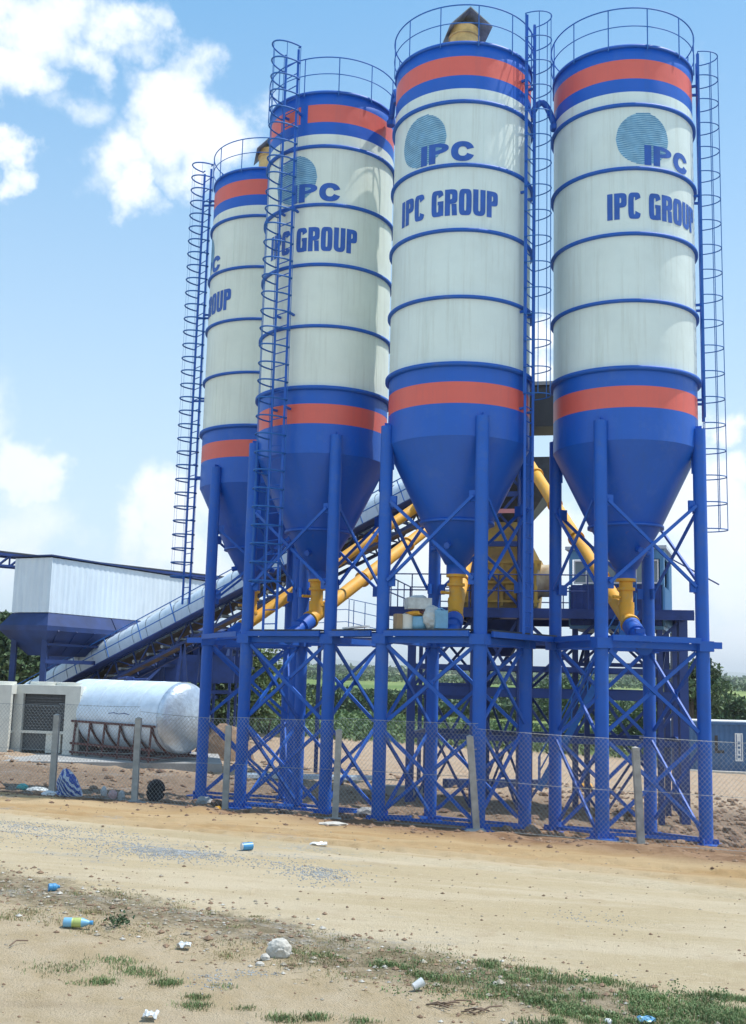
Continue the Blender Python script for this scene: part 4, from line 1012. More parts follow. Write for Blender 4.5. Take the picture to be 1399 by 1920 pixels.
# ------------------------------------------------------------------ fence
fb = [(-330, 1462), (97, 1492), (252, 1505), (422, 1518), (628, 1537), (895, 1557), (1203, 1584), (1560, 1618)]
tops_ = [1335, 1352, 1360, 1345, 1378, 1372, 1376, 1385]
lean = [0, 0, -.01, 0, .03, -.17, -.10, 0]
fp = [A(px, py, Y) for (px, py), Y in zip(fb, (27.0, 25.6, 24.9, 24.5, 23.3, 22.15, 21.5, 20.6))]
for p_ in fp: p_[2] = gz(p_[0], p_[1])-.02
cf = thing('chain_link_fence', fp[4], 'long chain-link fence on pale concrete posts in front of the silos', 'fence')
for p_, ty_, ln in zip(fp, tops_, lean):
    mb = MB(); t_ = V(p_[0]+ln, p_[1], p_[2]+1.85)
    mb.bar(p_-V(0, 0, .1), t_, .13, .13, 0, (0, 1, 0)); mb.add([t_+V(-.065, -.065, 0), t_+V(.065, -.065, 0), t_+V(.065, .065, 0), t_+V(-.065, .065, 0), t_+V(0, 0, .03)], [(0, 1, 4), (1, 2, 4), (2, 3, 4), (3, 0, 4)])
    for k in range(3): mb.tube(p_+V(ln*(.4+.4*k)/1.85-.08, 0, .4+.6*k), p_+V(ln*(.4+.4*k)/1.85+.08, 0, .4+.6*k), .012, 5)
    po = mb.build('post', 'concrete', cf)
    mb = MB(); mb.blob(p_+V(0, -.02, -.02), (.26, .24, .10), 2, .18); mb.build('footing', 'slab', po)
HM = 2.02; SP = .088
for pi_, (a, b) in enumerate(zip(fp, fp[1:])):
    a = a+V(0, .09, .03); b = b+V(0, .09, .03); d = b-a; Lh = float(np.linalg.norm(d)); u = d/Lh
    hw = HM+.06*math.sin(pi_*2.1)
    vs, fs = [], []
    def wob_(s, z): return .03*sin(s*1.7+pi_)*sin(z*1.3)+.012*sin(s*5+z*3)
    r = .0026
    def add_wire(s0, z0, s1, z1):
        k = 4; o = len(vs)
        nn = V(u[1], -u[0], 0)
        for i in range(k+1):
            s = s0+(s1-s0)*i/k; z = z0+(z1-z0)*i/k; p_ = a+u*s+V(0, 0, z)+nn*wob_(s, z)
            dd = nrm(u*(s1-s0)+V(0, 0, z1-z0)); pp = np.cross(dd, nn)
            vs.extend([p_+pp*r, p_-pp*.5*r+nn*.87*r, p_-pp*.5*r-nn*.87*r])
            if i:
                q = o+3*(i-1)
                for j in range(3): fs.append((q+j, q+(j+1) % 3, q+3+(j+1) % 3, q+3+j))
    sl0 = 1.15
    n0 = int((Lh+hw/sl0)/SP)+1
    for i in range(n0):
        s = i*SP
        s_b, z_b = s, 0.0; s_t, z_t = s-hw/sl0, hw
        if s_b > Lh: z_b = (s_b-Lh)*sl0; s_b = Lh
        if s_t < 0: z_t = s*sl0; s_t = 0.0
        if z_t > z_b+.02:
            add_wire(s_b, z_b, s_t, z_t); add_wire(Lh-s_b, z_b, Lh-s_t, z_t)
    mb = MB(); mb.add(vs, fs, 0, False)
    for h in (.02, hw*.5, hw): mb.path([a+u*Lh*i/8+V(0, 0, h-.02*sin(pi*i/8)*(h > .5)) for i in range(9)], .0045, 4)
    mb.build('wire_mesh', 'fence wire', cf)
# rear fence line far beyond, seen as thin rails against the sky behind the silos
mb = MB(); 
bw0, bw1 = A(620, 1120, 46), A(760, 1140, 46)
rf = thing('wire_railing', (float(bw0[0]), 46, float(bw0[2])-1.2), 'thin grey catwalk railing seen against the sky left of the mixing tower', 'railing')
mb = MB()
for dz in (0, -.45, -.95, -1.3): mb.path([A(560, 1125, 44)+V(0, 0, dz), A(650, 1122, 45)+V(0, 0, dz), A(760, 1146, 43)+V(0, 0, dz), A(840, 1150, 40)+V(0, 0, dz)], .016, 5)
mb.build('rail', 'rail blue', rf)
mb = MB()
for px in (575, 610, 655, 664, 685, 730, 765, 800): q = A(px, 1124+max(0, px-650)*.2, 44); mb.tube(q, q-V(0, 0, 1.35), .018, 5)
mb.build('baluster', 'rail blue', rf)
mb = MB(); mb.bar(A(540, 1197, 44), A(850, 1199, 41), .7, .08); 
for px in (600, 790): q = A(px, 1199, 43); mb.bar(q-V(0, 0, .05), V(q[0], q[1], float(base_z(q[0], q[1]))), .15, .15, 0, (0, 1, 0))
mb.build('catwalk', 'old blue', rf)

# ------------------------------------------------------------------ things stored on the walkway
def wz(px, py, Y): p = A(px, py, Y); p[2] = ZBEAM+.235; return p
def small(name, label, cat, fn, mats, group=None):
    mb = MB(); fn(mb); return mb.build(name, mats, None, label, cat, group)
pW = [leg_xy(3, 3), leg_xy(3, 0)]
def WP(f, off=0, z=0):
    f = .10+f*.62
    a, b = pW; d = nrm(b-a); n = V(d[1], -d[0], 0); return a+(b-a)*f+n*(off+.05)*-1+V(0, 0, ZBEAM+.235+z)
small('cardboard_box', 'tan cardboard box on the walkway beside the silo leg', 'box', lambda m_: (m_.box(WP(.13, 0, .16), (.26, .26, .32), .3), m_.box(WP(.13, 0, .325), (.27, .05, .004), .3)), 'cardboard')
small('paint_tin', 'cream square tin on the walkway between the cardboard box and the blue drum', 'tin', lambda m_: (m_.tube(WP(.27), WP(.27, 0, .30), .14, 18), m_.tube(WP(.27, 0, .30), WP(.27, 0, .315), .15, 18), m_.path([WP(.27, 0, .29)+V(.14*cos(a), 0, .06*sin(a)) for a in [pi*i/8 for i in range(9)]], .006, 4)), 'cream paint')
small('plastic_drum', 'light blue plastic drum on the walkway under the grey crate', 'drum', lambda m_: (m_.lathe([(.001, WP(.45)[2]), (.15, WP(.45)[2]), (.16, WP(.45)[2]+.1), (.15, WP(.45)[2]+.2), (.16, WP(.45)[2]+.26), (.001, WP(.45)[2]+.27)], WP(.45)[0], WP(.45)[1], 24)), 'blue drum')
small('tarpaulin_bundle', 'orange and brown folded bundle on top of the light blue drum', 'bundle', lambda m_: (m_.blob(WP(.43, 0, .34), (.26, .16, .06), 2, .12), m_.blob(WP(.50, 0, .35), (.14, .14, .05), 2, .12, 1)), ['yellow', 'red primer'])
def crate(m_):
    c = WP(.42, 0, .43)
    m_.box(c+V(0, 0, .0), (.52, .34, .02), .2)
    for sx in (-1, 1): m_.box(c+V(sx*.25*cos(.2), sx*.25*sin(.2), .12), (.02, .34, .22), .2); m_.box(c+V(-sx*.16*sin(.2), sx*.16*cos(.2), .12), (.5, .02, .22), .2)
    m_.blob(c+V(0, 0, .2), (.22, .13, .09), 2, .2)
small('grey_crate', 'pale grey crate full of scraps, topmost of the pile on the walkway', 'crate', crate, 'grey bag')
small('jerry_can', 'tall pale blue jerry can at the right end of the walkway pile', 'jerry can', lambda m_: (m_.box(WP(.80, 0, .2), (.26, .2, .38), .2), m_.tube(WP(.77, 0, .39), WP(.77, 0, .44), .035, 10), m_.path([WP(.80, 0, .39)+V(-.08, 0, 0), WP(.80, 0, .44), WP(.80, 0, .39)+V(.09, 0, 0)], .015, 5)), 'blue drum')
small('cement_bag', 'slumped grey cement bag on the walkway behind the jerry can', 'bag', lambda m_: m_.blob(WP(.65, .02, .24), (.20, .16, .26), 3, .07), 'grey bag')
small('plank', 'loose white-painted plank lying on the walkway between the two middle silos', 'plank', lambda m_: m_.bar(leg_xy(2, 0)+V(.35, -.22, ZBEAM+.26), leg_xy(3, 3)+V(-.35, -.28, ZBEAM+.27), .16, .035), 'white paint')

# ------------------------------------------------------------------ shipping container
k0 = G(1262, 1436); cz = k0[2]; cdir = nrm(V(1, -.035, 0)); cnn = V(-cdir[1], cdir[0], 0)
k0 = A(1256, 1436, 61.0); cz = float(base_z(k0[0]+2, 61))
ct = thing('shipping_container', (k0[0], k0[1], cz), 'steel-blue shipping container with dark letters beyond the yard on the right', 'container')
CLn = 6.06; k0 = V(k0[0], k0[1], 0)
mb = MB(); vs = []; k = 60
def cor(mb, p, d, w, z0, z1, nn, k):
    vs = []; pat = (0, 0, .036, .036)
    for i in range(k*4+1): q = p+d*(w*i/(k*4))+nn*(.0-pat[i % 4]); vs += [q+V(0, 0, z0), q+V(0, 0, z1)]
    mb.add(vs, [(2*i, 2*i+2, 2*i+3, 2*i+1) for i in range(k*4)])
cor(mb, k0, cdir, CLn, cz+.15, cz+2.5, -cnn, 22); cor(mb, k0+cnn*2.4, cdir, CLn, cz+.15, cz+2.5, cnn, 22); cor(mb, k0, cnn, 2.4, cz+.15, cz+2.5, -cdir, 9); cor(mb, k0+cdir*CLn, cnn, 2.4, cz+.15, cz+2.5, cdir, 9)
mb.build('wall', 'container', ct)
mb = MB(); cc = k0+cdir*CLn/2+cnn*1.2
for z in (.08, 2.56): 
    mb.obox(k0+cdir*CLn/2-cnn*.005+V(0, 0, cz+z), cdir*CLn/2, cnn*.045, V(0, 0, .07)); mb.obox(k0+cdir*CLn/2+cnn*2.405+V(0, 0, cz+z), cdir*CLn/2, cnn*.045, V(0, 0, .07))
for a_ in (0.0, CLn): mb.bar(k0+cdir*a_-cnn*.0+V(0, 0, cz+.15), k0+cdir*a_+V(0, 0, cz+2.49), .12, .12, 0, (0, 1, 0))
mb.build('frame', 'container', ct)
mb = MB(); mb.obox(cc+V(0, 0, cz+2.66), cdir*CLn/2, cnn*1.2, V(0, 0, .03)); mb.build('roof', 'white paint', ct)
mb = MB()
def fc_(u, v): q = k0+cdir*u-cnn*.006+V(0, 0, cz+v); return (q[0], q[1], q[2])
for i, (ch, u) in enumerate((('E', 1.75), ('L', 2.45))): glyph(mb, fc_, ch, u, .95, .5, .95, .17, .16)
mb.build('lettering', 'black paint', ct)
mb = MB()
def fd_(u, v): q = k0+cdir*u-cnn*.008+V(0, 0, cz+v); return (q[0], q[1], q[2])
rect(mb, fd_, 3.55, .55, 3.97, 2.05, 0)
def fe_(u, v): q = k0+cdir*u-cnn*.014+V(0, 0, cz+v); return (q[0], q[1], q[2])
for u0, z0, u1, z1 in ((3.61, .61, 3.65, 1.99), (3.87, .61, 3.91, 1.99), (3.69, 1.45, 3.83, 1.60), (3.69, 1.22, 3.83, 1.34), (3.72, .95, 3.80, 1.12), (3.69, .72, 3.83, .84)): rect(mb, fe_, u0, z0, u1, z1, 1)
mb.build('data_plate', ['white paint', 'container'], ct)
small('concrete_kerb', 'long pale concrete strip at the foot of the blue container', 'kerb', lambda m_: m_.bar(k0+cdir*-2.5-cnn*.9+V(0, 0, cz+.02), k0+cdir*11-cnn*.9+V(0, 0, cz-.15), .5, .22), 'pale stone')

# ------------------------------------------------------------------ vegetation
def leaf_cloud(mb, pts, size, mi_w=(0,)):
    """small tilted leaf quads at the given points"""
    n = len(pts); pts = np.asarray(pts)
    d1 = rng.normal(size=(n, 3)); d1 /= np.linalg.norm(d1, axis=1)[:, None]
    d2 = np.cross(d1, rng.normal(size=(n, 3))); d2 /= np.linalg.norm(d2, axis=1)[:, None]
    s = size*(0.6+.8*rng.random(n))[:, None]
    v = np.stack([pts-d1*s, pts-d2*s*.55, pts+d1*s, pts+d2*s*.55], 1).reshape(-1, 3)
    o = len(mb.v); mb.v.extend(map(tuple, v.tolist()))
    mb.f.extend([(o+4*i, o+4*i+1, o+4*i+2, o+4*i+3) for i in range(n)])
    mb.m.extend(rng.choice(mi_w, n).tolist()); mb.s.extend([False]*n)
def tree(px, Y, h, w, label, mats=('leaf dark', 'leaf mid'), n=5200, leaf=.14, name='broadleaf_tree', cat='tree', group='trees beyond the yard', trunk=.3, xw=None):
    x = xw if xw is not None else float(A(px, 1300, Y)[0]); z = float(base_z(x, Y))
    t = thing(name, (x, Y, z), label, cat, group)
    mb = MB(); top = V(x+random.uniform(-.1, .1)*w, Y, z+h*.75)
    mb.path([V(x, Y, z-.1), V(x+.03*w, Y, z+h*.2), V(x-.02*w, Y, z+h*.42), top], h*.022, 8)
    cl = []
    for i in range(15):
        a = random.uniform(0, 2*pi); el = random.uniform(-.35, 1.1); rr2 = random.uniform(.45, .95)
        c = V(x+cos(a)*w/2*rr2*cos(el), Y+sin(a)*w/2*rr2*cos(el), z+h*(trunk+(1-trunk)*.45)+sin(el)*h*(1-trunk)*.42)
        cl.append((c, random.uniform(.20, .36)*w)); mb.tube(V(x, Y, z+h*random.uniform(.2, .45)), c, h*.010, 5, h*.003)
    mb.build('trunk', 'bark', t)
    mb = MB(); pts_ = []
    for c, r in cl:
        k = n//len(cl); q = rng.normal(size=(k, 3)); q /= np.linalg.norm(q, axis=1)[:, None]
        q *= (r*(rng.random(k)**.45))[:, None]*np.array([1, 1, .75]); pts_.append(q+c)
    pts_ = np.concatenate(pts_); pts_ = pts_[pts_[:, 2] > z+.05]
    leaf_cloud(mb, pts_, leaf, (0, 0, 1)); mb.build('crown', list(mats), t)
    return t
random.seed(11)
tree(1298, 66, 6.2, 3.6, 'tall dark tree standing behind the left end of the blue container', n=7000)
tree(1375, 84, 4.0, 3.4, 'rounded dark bush beyond the right part of the blue container', n=5000, trunk=.1)
tree(1412, 78, 2.4, 3.2, 'low green bush at the right edge of the photo behind the container', ('leaf mid', 'leaf dark'), n=4000, trunk=.05)
tree(1340, 75, 2.0, 3.0, 'small bush peeping over the container between the tall tree and the rounded bush', ('leaf mid', 'leaf dark'), n=3500, trunk=.05)
tree(10, 60, 6.0, 5.0, 'broad dark tree at the left edge of the photo behind the aggregate bins', n=8000, leaf=.17, trunk=.05)
tree(75, 66, 4.2, 4.6, 'lower green tree just visible under the aggregate bins', ('leaf mid', 'leaf dark'), n=6000, leaf=.17, trunk=.05)
tree(455, 62, 6.0, 4.6, 'pale green tree seen between the legs of the two left silos', ('leaf pale', 'leaf mid'), n=7000, trunk=.1)
tree(505, 66, 4.4, 4.2, 'mid green bush behind the ladder silo legs', ('leaf mid', 'leaf pale'), n=5500, trunk=.05)
tree(420, 58, 3.8, 4.0, 'dark green bush between the tank and the first silo leg', n=5500, trunk=.05)
tree(1100, 90, 4.6, 5.2, 'hazy green tree seen through the legs below the control cabin', ('leaf mid', 'leaf dark'), n=5000, trunk=.05)
tree(1060, 110, 5.0, 5.5, 'farther green tree left of the hazy one below the control cabin', ('leaf dark', 'leaf mid'), n=5000, trunk=.05)
tree(1215, 80, 3.2, 4.8, 'wide low bush left of the tall dark tree, seen between the right silo legs', ('leaf mid', 'leaf dark'), n=5000, trunk=.02)
# hedgerow belt, far scrub: reads as one mass
mb = MB()
def belt(y0, y1, x0, x1, n, hmin, hmax, size, mi):
    xs = rng.uniform(x0, x1, n); ys = rng.uniform(y0, y1, n); hh = hmin+(hmax-hmin)*vnoise(xs, ys, 5, 31); zz = base_z(xs, ys)+hh*rng.random(n)**.7
    leaf_cloud(mb, np.stack([xs, ys, zz], 1), size, mi)
belt(118, 132, -40, 45, 36000, 1.5, 2.9, .28, (0, 0, 0, 1)); mb.build('hedgerow', ['leaf dark', 'leaf mid'], None, 'dark belt of shrubs crossing the fields behind the yard', 'hedge', kind='stuff')
mb = MB(); belt(66, 100, -34, 38, 46000, .2, 1.0, .17, (0, 0, 1, 2)); mb.build('weeds', ['weed', 'leaf mid', 'leaf pale'], None, 'tangled green weeds between the yard and the fields', 'weeds', kind='stuff')
mb = MB(); belt(300, 330, -110, 130, 7000, .2, 2.4, .6, (0, 1)); belt(470, 500, -160, 200, 6000, .2, 3.5, .9, (0, 1)); belt(700, 860, -300, 330, 9000, 1, 5, 1.6, (0, 1)); mb.build('woodland', ['leaf mid', 'leaf dark'], None, 'far scrub and woods across the plain', 'woods', kind='stuff')
# hills
def hills(y, x0, x1, hgt, seed, name, depth):
    xs = np.linspace(x0, x1, 160); rows = 9; vs = []
    h = hgt*(.35+.65*vnoise(xs, xs*0, (x1-x0)/9, seed)+.18*vnoise(xs, xs*0, (x1-x0)/35, seed+1))
    for r in range(rows):
        f = r/(rows-1); prof = math.sin(f*pi*.5)
        zz = h*prof*(1+.12*(vnoise(xs, xs*0+r*400, 500, seed+2)-.5)); vs += [(float(x), y+depth*f, float(z_)) for x, z_ in zip(xs, zz)]
    mb = MB(); n = len(xs); mb.add(vs, [(r*n+i, r*n+i+1, (r+1)*n+i+1, (r+1)*n+i) for r in range(rows-1) for i in range(n-1)], 0, True)
    mb.build(name, 'leaf mid', None, kind='structure')
hills(6200, -4200, 4600, 130, 3, 'hills', 900)
hills(2600, -2000, 2200, 22, 8, 'hills', 500)

# ------------------------------------------------------------------ things along the fence and on the road
def gp(px, py, up_=0): p = G(px, py); p[2] = gz(p[0], p[1])+up_; return p
random.seed(5)
def sackfn(p, r, jit=.1, n=3, mi=0): return lambda m_: m_.blob(p, r, n, jit, mi)
p = gp(128, 1494, .26)
def stripy(m_):
    k = len(m_.v); m_.blob(p, (.30, .24, .38), 3, .07)
    for i in range(k, len(m_.v)):
        v_ = V(*m_.v[i]); h = (v_[2]-p[2]+.35)/.7; v_[0] -= .22*(h-.4)+.0; s_2 = 1.15-.55*h; v_[0] = p[0]+(v_[0]-p[0])*s_2; m_.v[i] = tuple(v_)
    m_.blob(p+V(-.22, -.05, -.2), (.26, .2, .08), 2, .15)
small('striped_sack', 'blue and white striped plastic sack slumped against the fence', 'sack', stripy, 'striped sack')
small('teal_bag', 'teal plastic bag at the left end of the litter along the fence', 'bag', sackfn(gp(42, 1482, .06), (.15, .12, .09)), 'teal sack')
small('pale_sack', 'flat pale sack lying between the teal bag and the fence post', 'sack', sackfn(gp(70, 1486, .05), (.28, .16, .09)), 'grey bag')
small('crumpled_bag', 'crumpled pale bag between the flat sack and the striped sack', 'bag', sackfn(gp(92, 1496, .04), (.16, .12, .08), .15), 'white plastic')
small('white_bag', 'upright white bag, leftmost of the three small bags left of the second fence post', 'bag', sackfn(gp(194, 1497, .10), (.07, .07, .14)), 'white plastic')
small('pink_bag', 'pinkish bag in the middle of the three small bags left of the second fence post', 'bag', sackfn(gp(211, 1500, .08), (.10, .09, .11)), 'pink bag')
small('grey_bag', 'grey bag, rightmost of the three small bags touching the second fence post', 'bag', sackfn(gp(227, 1501, .10), (.08, .08, .14)), 'grey bag')
def tyre(m_):
    p_ = gp(291, 1505, .24)
    m_.path([p_+V(.13*cos(a), .10*cos(a), .20*sin(a)) for a in [2*pi*i/24 for i in range(24)]], .075, 10, True); m_.blob(p_+V(0, .03, 0), (.11, .04, .17), 2, .05)
small('old_tyre', 'small black tyre stood on edge beside the fence', 'tyre', tyre, 'black rubber')
small('rag', 'pinkish rag at the foot of the black tyre', 'rag', sackfn(gp(300, 1511, .03), (.16, .12, .06), .2), 'pink bag')
small('rubble_lump', 'broken concrete lump at the foot of the first silo leg', 'rubble', sackfn(gp(383, 1510, .05), (.2, .16, .13), .2, 2), 'slab')
small('dark_rubble', 'dark lump of rubble beside the third fence post', 'rubble', sackfn(gp(405, 1512, .05), (.13, .12, .09), .2, 2), 'clod dark')
small('yellow_stone', 'small yellow stone on the road shoulder below the first silo', 'stone', sackfn(gp(408, 1533, .03), (.06, .05, .045), .15, 2), 'yellow')
small('concrete_chunk', 'pale concrete chunk on the shoulder between the second silo legs', 'rubble', sackfn(gp(528, 1537, .03), (.14, .12, .08), .2, 2), 'pale stone')
small('flat_stone', 'flat pale stone just in front of the middle fence post', 'stone', sackfn(gp(625, 1557, .02), (.24, .16, .04), .15, 2), 'pale stone')
small('kerb_stone', 'grey block lying by the third silo leg behind the fence', 'rubble', sackfn(gp(688, 1532, .06), (.3, .2, .14), .12, 2), 'slab')
def bottle(m_, p_, ang, L_, r, mats):
    d = V(cos(ang), sin(ang), 0); q = p_+V(0, 0, r)
    prof = [(0, .6), (.03, 1), (.3, 1), (.34, .92), (.4, 1), (.62, 1), (.8, .6), (.88, .36), (.90, .36)]
    for (s0, r0), (s1, r1) in zip(prof, prof[1:]): m_.tube(q+d*L_*s0, q+d*L_*s1, r*r0, 14, r*r1, 1 if .29 < s0 < .6 and mats > 1 else 0)
    m_.tube(q+d*L_*.9, q+d*L_, r*.45, 12, None, 2 if mats > 2 else 0)
mb = MB(); bottle(mb, gp(118, 1738), .06, .25, .04, 3)
bo = thing('plastic_bottle', gp(118, 1738, -.012), 'blue plastic bottle with a yellow-green label lying on the near verge', 'bottle')
mb.build('bottle_body', ['blue drum', 'label green', 'blue cap'], bo)
mb = MB(); bottle(mb, gp(90, 1672), .5, .11, .036, 1); mb.build('crushed_bottle', 'blue cap', None, 'squashed bright blue bottle on the verge near the left edge', 'bottle')
def can(m_):
    q = gp(454, 1595); d = V(.8, .5, 0); m_.tube(q+V(0, 0, .05), q+V(0, 0, .05)+nrm(d)*.14, .05, 18, None, 0); m_.tube(q+V(0, 0, .05)-nrm(d)*.01, q+V(0, 0, .05), .044, 18, None, 1)
small('blue_can', 'small blue can lying alone in the middle of the dirt road', 'can', can, ['blue cap', 'white plastic'])
def paper(px, py, w, d, seed):
    def f(m_):
        random.seed(seed); q = gp(px, py, .02); n = 6
        vs = [q+V(w*(i/n-.5), d*(j/n-.5), random.uniform(0, .035)) for j in range(n+1) for i in range(n+1)]
        m_.add(vs, [(j*(n+1)+i, j*(n+1)+i+1, (j+1)*(n+1)+i+1, (j+1)*(n+1)+i) for j in range(n) for i in range(n)])
        m_.add([v_-V(0, 0, .004) for v_ in vs], [(j*(n+1)+i, (j+1)*(n+1)+i, (j+1)*(n+1)+i+1, j*(n+1)+i+1) for j in range(n) for i in range(n)])
    return f
small('paper_sheet', 'crumpled white paper on the road below the middle fence post', 'paper', paper(597, 1587, .24, .18, 1), 'white plastic')
small('paper_scrap', 'white scrap among the stones of the verge, left of the big pale rock', 'paper', paper(345, 1778, .11, .09, 2), 'white plastic')
small('plastic_scrap', 'torn pale plastic scrap on the bare soil at the bottom edge', 'scrap', paper(283, 1908, .09, .10, 3), 'white plastic')
small('torn_plastic', 'pale blue torn plastic in the grass at the bottom right', 'scrap', paper(1212, 1916, .12, .06, 4), 'blue drum')
small('foam_scrap', 'small white foam piece left of the torn blue plastic at the bottom edge', 'scrap', sackfn(gp(1140, 1916, .01), (.03, .03, .02), .15, 2), 'white plastic')
random.seed(21)
small('pale_rock', 'large pale rounded rock on the verge below the middle of the photo', 'rock', sackfn(gp(523, 1795, .04), (.10, .08, .09), .07, 3), 'pale stone')
small('pale_pebble', 'small pale stone touching the left side of the large pale rock', 'stone', sackfn(gp(497, 1800, .015), (.04, .035, .03), .12, 2), 'pale stone')
small('low_pebble', 'lowest pale pebble in front of the large pale rock', 'stone', sackfn(gp(487, 1808, .01), (.035, .03, .02), .12, 2), 'pale stone')
def cup(m_):
    q = gp(775, 1858); d = nrm(V(.75, .35, .35)); m_.tube(q+V(0, 0, .03), q+V(0, 0, .03)+d*.085, .026, 16, .034)
small('white_cup', 'white cup lying on the bare soil near the bottom centre', 'cup', cup, 'white plastic')
def twig(seed, px, py):
    def f(m_):
        random.seed(seed); q = gp(px, py, .012)
        for i in range(5):
            a = random.uniform(-.5, .5)+(i-2)*.12; l = random.uniform(.10, .24); d = V(cos(a), sin(a)*.9, random.uniform(-.02, .12)); s0 = q+V((i-2)*.03, random.uniform(-.04, .04), .0)
            m_.path([s0, s0+d*l*.5+V(0, .015, .012), s0+d*l], .006, 5)
    return f
small('dry_twigs', 'dry broken twigs, left of the two twig piles at the bottom right', 'twigs', twig(3, 815, 1885), 'wood', 'dry twigs on the near soil')
small('dry_twigs', 'dry broken twigs, right of the two twig piles at the bottom right', 'twigs', twig(4, 880, 1893), 'wood', 'dry twigs on the near soil')
small('single_twig', 'thin dark twig on the bare soil near the left edge', 'twig', lambda m_: m_.path([gp(18, 1782, .02), gp(30, 1776, .035), gp(52, 1773, .02)], .006, 5), 'wood')
def sprig(m_):
    q = gp(220, 1740); pts_ = q+rng.normal(size=(160, 3))*np.array([.05, .04, .03])+V(0, 0, .05); leaf_cloud(m_, pts_, .016)
small('small_weed', 'single dark green weed on the verge right of the labelled bottle', 'weed', sprig, 'leaf dark')
# yard objects behind the fence
small('dirt_mound', 'orange earth mound behind the first silo legs', 'mound', sackfn(A(420, 1432, 47)+V(0, 0, -.3), (1.3, 1.3, 1.9), .05, 3), 'clod')
small('yellow_block', 'small yellow piece lying in the yard behind the right silo legs', 'block', sackfn(gp(1100, 1470, .1), (.25, .2, .15), .15, 2), 'yellow')
small('timber_baulk', 'dark timber baulk on the ground under the mixing tower', 'timber', lambda m_: m_.bar(gp(835, 1478, .15), gp(1030, 1462, .15), .3, .3), 'navy')
small('metal_channel', 'pale blue metal channel lying in the yard behind the two left silos', 'channel', lambda m_: (m_.bar(gp(455, 1462, .12), gp(720, 1468, .12), .22, .12), m_.bar(gp(455, 1462, .2), gp(720, 1468, .2), .05, .06)), 'sheet light blue')
small('concrete_block', 'grey concrete block behind the fence under the silo with the roof filter', 'block', lambda m_: m_.bar(gp(700, 1487, .12), gp(790, 1492, .12), .5, .3), 'slab')

# gravel, debris, grass, clods
def scatter(n, fx, size, mi, mb, squash=.7):
    for _ in range(n):
        x, y = fx(); s = size*random.uniform(.5, 1.5)
        mb.blob((x, y, gz(x, y)+s*.25), (s, s*random.uniform(.7, 1), s*squash), 0 if s < .02 else 1, .25, mi)
random.seed(31)
def patch(px, py, sx, sy):
    c = G(px, py)
    return lambda: (c[0]+random.gauss(0, sx), c[1]+random.gauss(0, sy))
mb = MB()
for (px, py, sx, sy, n) in ((320, 1597, .34, .26, 900), (290, 1600, .55, .35, 400), (190, 1580, .9, .45, 350), (100, 1560, .7, .4, 500), (10, 1545, .7, .3, 400), (600, 1640, .22, .3, 420), (520, 1620, .45, .35, 200), (1100, 1720, .3, .2, 60), (400, 1840, .1, .14, 70), (470, 1825, .12, .1, 60)):
    scatter(int(n*1.5), patch(px, py, sx, sy), .009 if py < 1700 else .007, 0, mb)
mb.build('gravel', 'grey gravel', None, 'grey gravel patches pressed into the dirt road', 'gravel', kind='stuff')
mb = MB()
def verge():
    x = random.uniform(-5.0, 3.4); y = float(road_near(x))+random.gauss(-.35, .55)-.15; return x, max(6.0, y)
for i in range(2600):
    x, y = verge(); s = abs(random.gauss(0, .009))+.004; mb.blob((x, y, gz(x, y)+s*.3), (s*1.3, s, s*.7), 0, .25, random.choice((0, 0, 0, 1, 1, 1, 1, 2)))
for i in range(1500):
    y = random.uniform(5.2, 20); x = random.uniform(-.36, .36)*y; s = abs(random.gauss(0, .006))+.003; mb.blob((x, y, gz(x, y)+s*.3), (s*1.2, s, s*.7), 0, .25, random.choice((0, 1, 1, 1)))
mb.build('stony_debris', ['stone', 'clod', 'pale stone'], None, 'loose small stones and crumbs of earth on road and verge', 'debris', kind='stuff')
mb = MB()
def blade(x, y, h, mi):
    a = random.uniform(0, 2*pi); l = random.uniform(.2, .9); d = V(cos(a), sin(a), 0); w = V(-sin(a), cos(a), 0)*.0022*(1+h*5); z = gz(x, y)
    p0 = V(x, y, z); p1 = p0+d*h*l*.4+V(0, 0, h*.7); p2 = p0+d*h*l+V(0, 0, h*.85)
    mb.add([p0-w, p0+w, p1+w*.8, p1-w*.8, p2], [(0, 1, 2, 3), (3, 2, 4)], mi)
def tuft(px, py, n, r, h, green=.8):
    c = G(px, py)
    for _ in range(int(n*1.5)):
        x, y = c[0]+random.gauss(0, r*1.15), c[1]+random.gauss(0, r*.8); blade(x, y, h*random.uniform(.25, 1.1), 0 if random.random() < green else 1)
for q in ((190, 1838, 260, .05, .035), (220, 1808, 260, .09, .03), (262, 1822, 300, .08, .035), (312, 1845, 260, .05, .04), (100, 1815, 160, .10, .025), (130, 1815, 120, .08, .025), (370, 1868, 200, .04, .03), (365, 1884, 260, .05, .03), (421, 1852, 60, .04, .03),
          (530, 1908, 240, .05, .04), (590, 1905, 240, .05, .04), (680, 1912, 160, .05, .035), (460, 1890, 80, .04, .025), (140, 1838, 60, .05, .02), (605, 1790, 260, .08, .03), (550, 1786, 160, .06, .03), (722, 1808, 300, .05, .05), (760, 1815, 180, .04, .04), (795, 1830, 300, .06, .05), (850, 1838, 300, .08, .045)): tuft(*q)
for i in range(46):
    px = random.uniform(880, 1399); py = 1835+(px-880)*.14+random.uniform(-38, 38); tuft(px, py, random.randint(80, 260), random.uniform(.04, .1), random.uniform(.03, .06), .85)
for i in range(40):
    px = random.uniform(1000, 1399); py = random.uniform(1870, 1925); tuft(px, py, random.randint(60, 200), random.uniform(.03, .07), .045, .9)
for i in range(90):
    px = random.uniform(0, 1000); py = 1680+px*.16+random.uniform(-40, 45); tuft(px, py, random.randint(25, 110), random.uniform(.04, .12), random.uniform(.015, .035), .25)
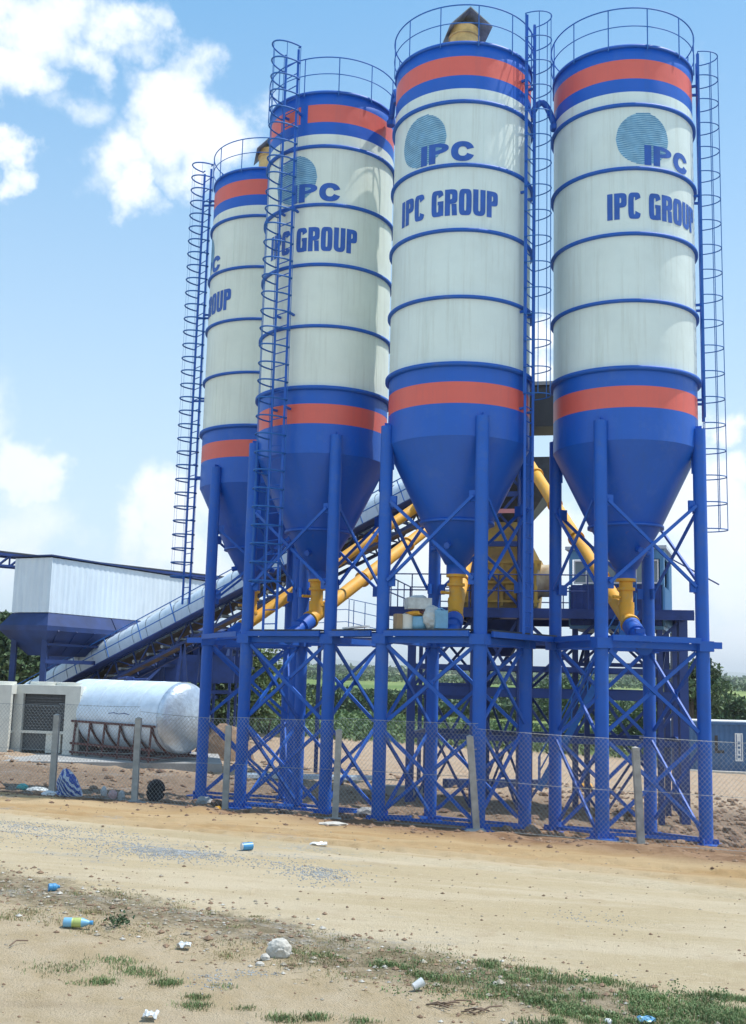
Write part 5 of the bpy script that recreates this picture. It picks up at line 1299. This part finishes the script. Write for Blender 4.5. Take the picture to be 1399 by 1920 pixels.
for i in range(70):
    px = random.uniform(700, 1399); c = G(px, 1800+(px-700)*.13+random.uniform(-25, 60)); k = random.randint(12, 40)
    leaf_cloud(mb, np.array([(c[0]+random.gauss(0, .05), c[1]+random.gauss(0, .05), gz(c[0], c[1])+random.uniform(.004, .04)) for _ in range(k)]), .010, (0, 2))
for i in range(1500):
    x = random.uniform(-5, 3.4); y = max(6.2, float(road_near(x))-random.uniform(-.2, 1.6)); a = random.uniform(0, 3.14); l = random.uniform(.02, .09); z = gz(x, y)+.006
    mb.bar((x, y, z), (x+cos(a)*l, y+sin(a)*l, z+random.uniform(0, .012)), .0022, .0022, 1)
mb.build('grass', ['grass blade', 'dry grass', 'leaf mid'], None, 'sparse grass tufts and dry stalks along the near verge', 'grass', kind='stuff')
mb = MB()
for i in range(2600):
    y = random.uniform(22.8, 46)
    x = random.uniform(-.36, .40)*y
    if random.random() < .55: x = random.uniform(6, .4*y+4)
    s = abs(random.gauss(0, .05))+.02; mb.blob((x, y, gz(x, y)+s*.2), (s*1.2, s, s*.7), 1, .25, random.choice((0, 0, 1)))
for i in range(900):
    x = random.uniform(-7, 8); y = float(road_far(x))+random.gauss(1.6, .7); s = abs(random.gauss(0, .018))+.008; mb.blob((x, y, gz(x, y)+s*.2), (s*1.2, s, s*.7), 0, .25, random.choice((0, 1)))
mb.build('soil_clods', ['clod', 'clod dark'], None, 'clods of turned brown earth around the silo feet', 'soil', kind='stuff')

# ------------------------------------------------------------------ haze: one box of air round the whole place
def haze():
    m = bpy.data.materials.new('haze'); m.use_nodes = True; nt = m.node_tree
    for n in list(nt.nodes): nt.nodes.remove(n)
    out = nt.nodes.new('ShaderNodeOutputMaterial'); v = nt.nodes.new('ShaderNodeVolumePrincipled')
    v.inputs['Color'].default_value = (.93, .97, 1.0, 1); v.inputs['Density'].default_value = HAZE; v.inputs['Anisotropy'].default_value = .2
    nt.links.new(v.outputs[0], out.inputs['Volume'])
    mb = MB(); x0, x1, y0, y1, z0, z1 = -15000, 15000, -40, 9400, -6, 170
    mb.add([(x0, y0, z0), (x1, y0, z0), (x1, y1, z0), (x0, y1, z0), (x0, y0, z1), (x1, y0, z1), (x1, y1, z1), (x0, y1, z1)], [(3, 2, 1, 0), (4, 5, 6, 7), (0, 1, 5, 4), (1, 2, 6, 5), (2, 3, 7, 6), (3, 0, 4, 7)])
    mb.build('haze', m, None, kind='stuff')
HAZE = 0.00028
haze()
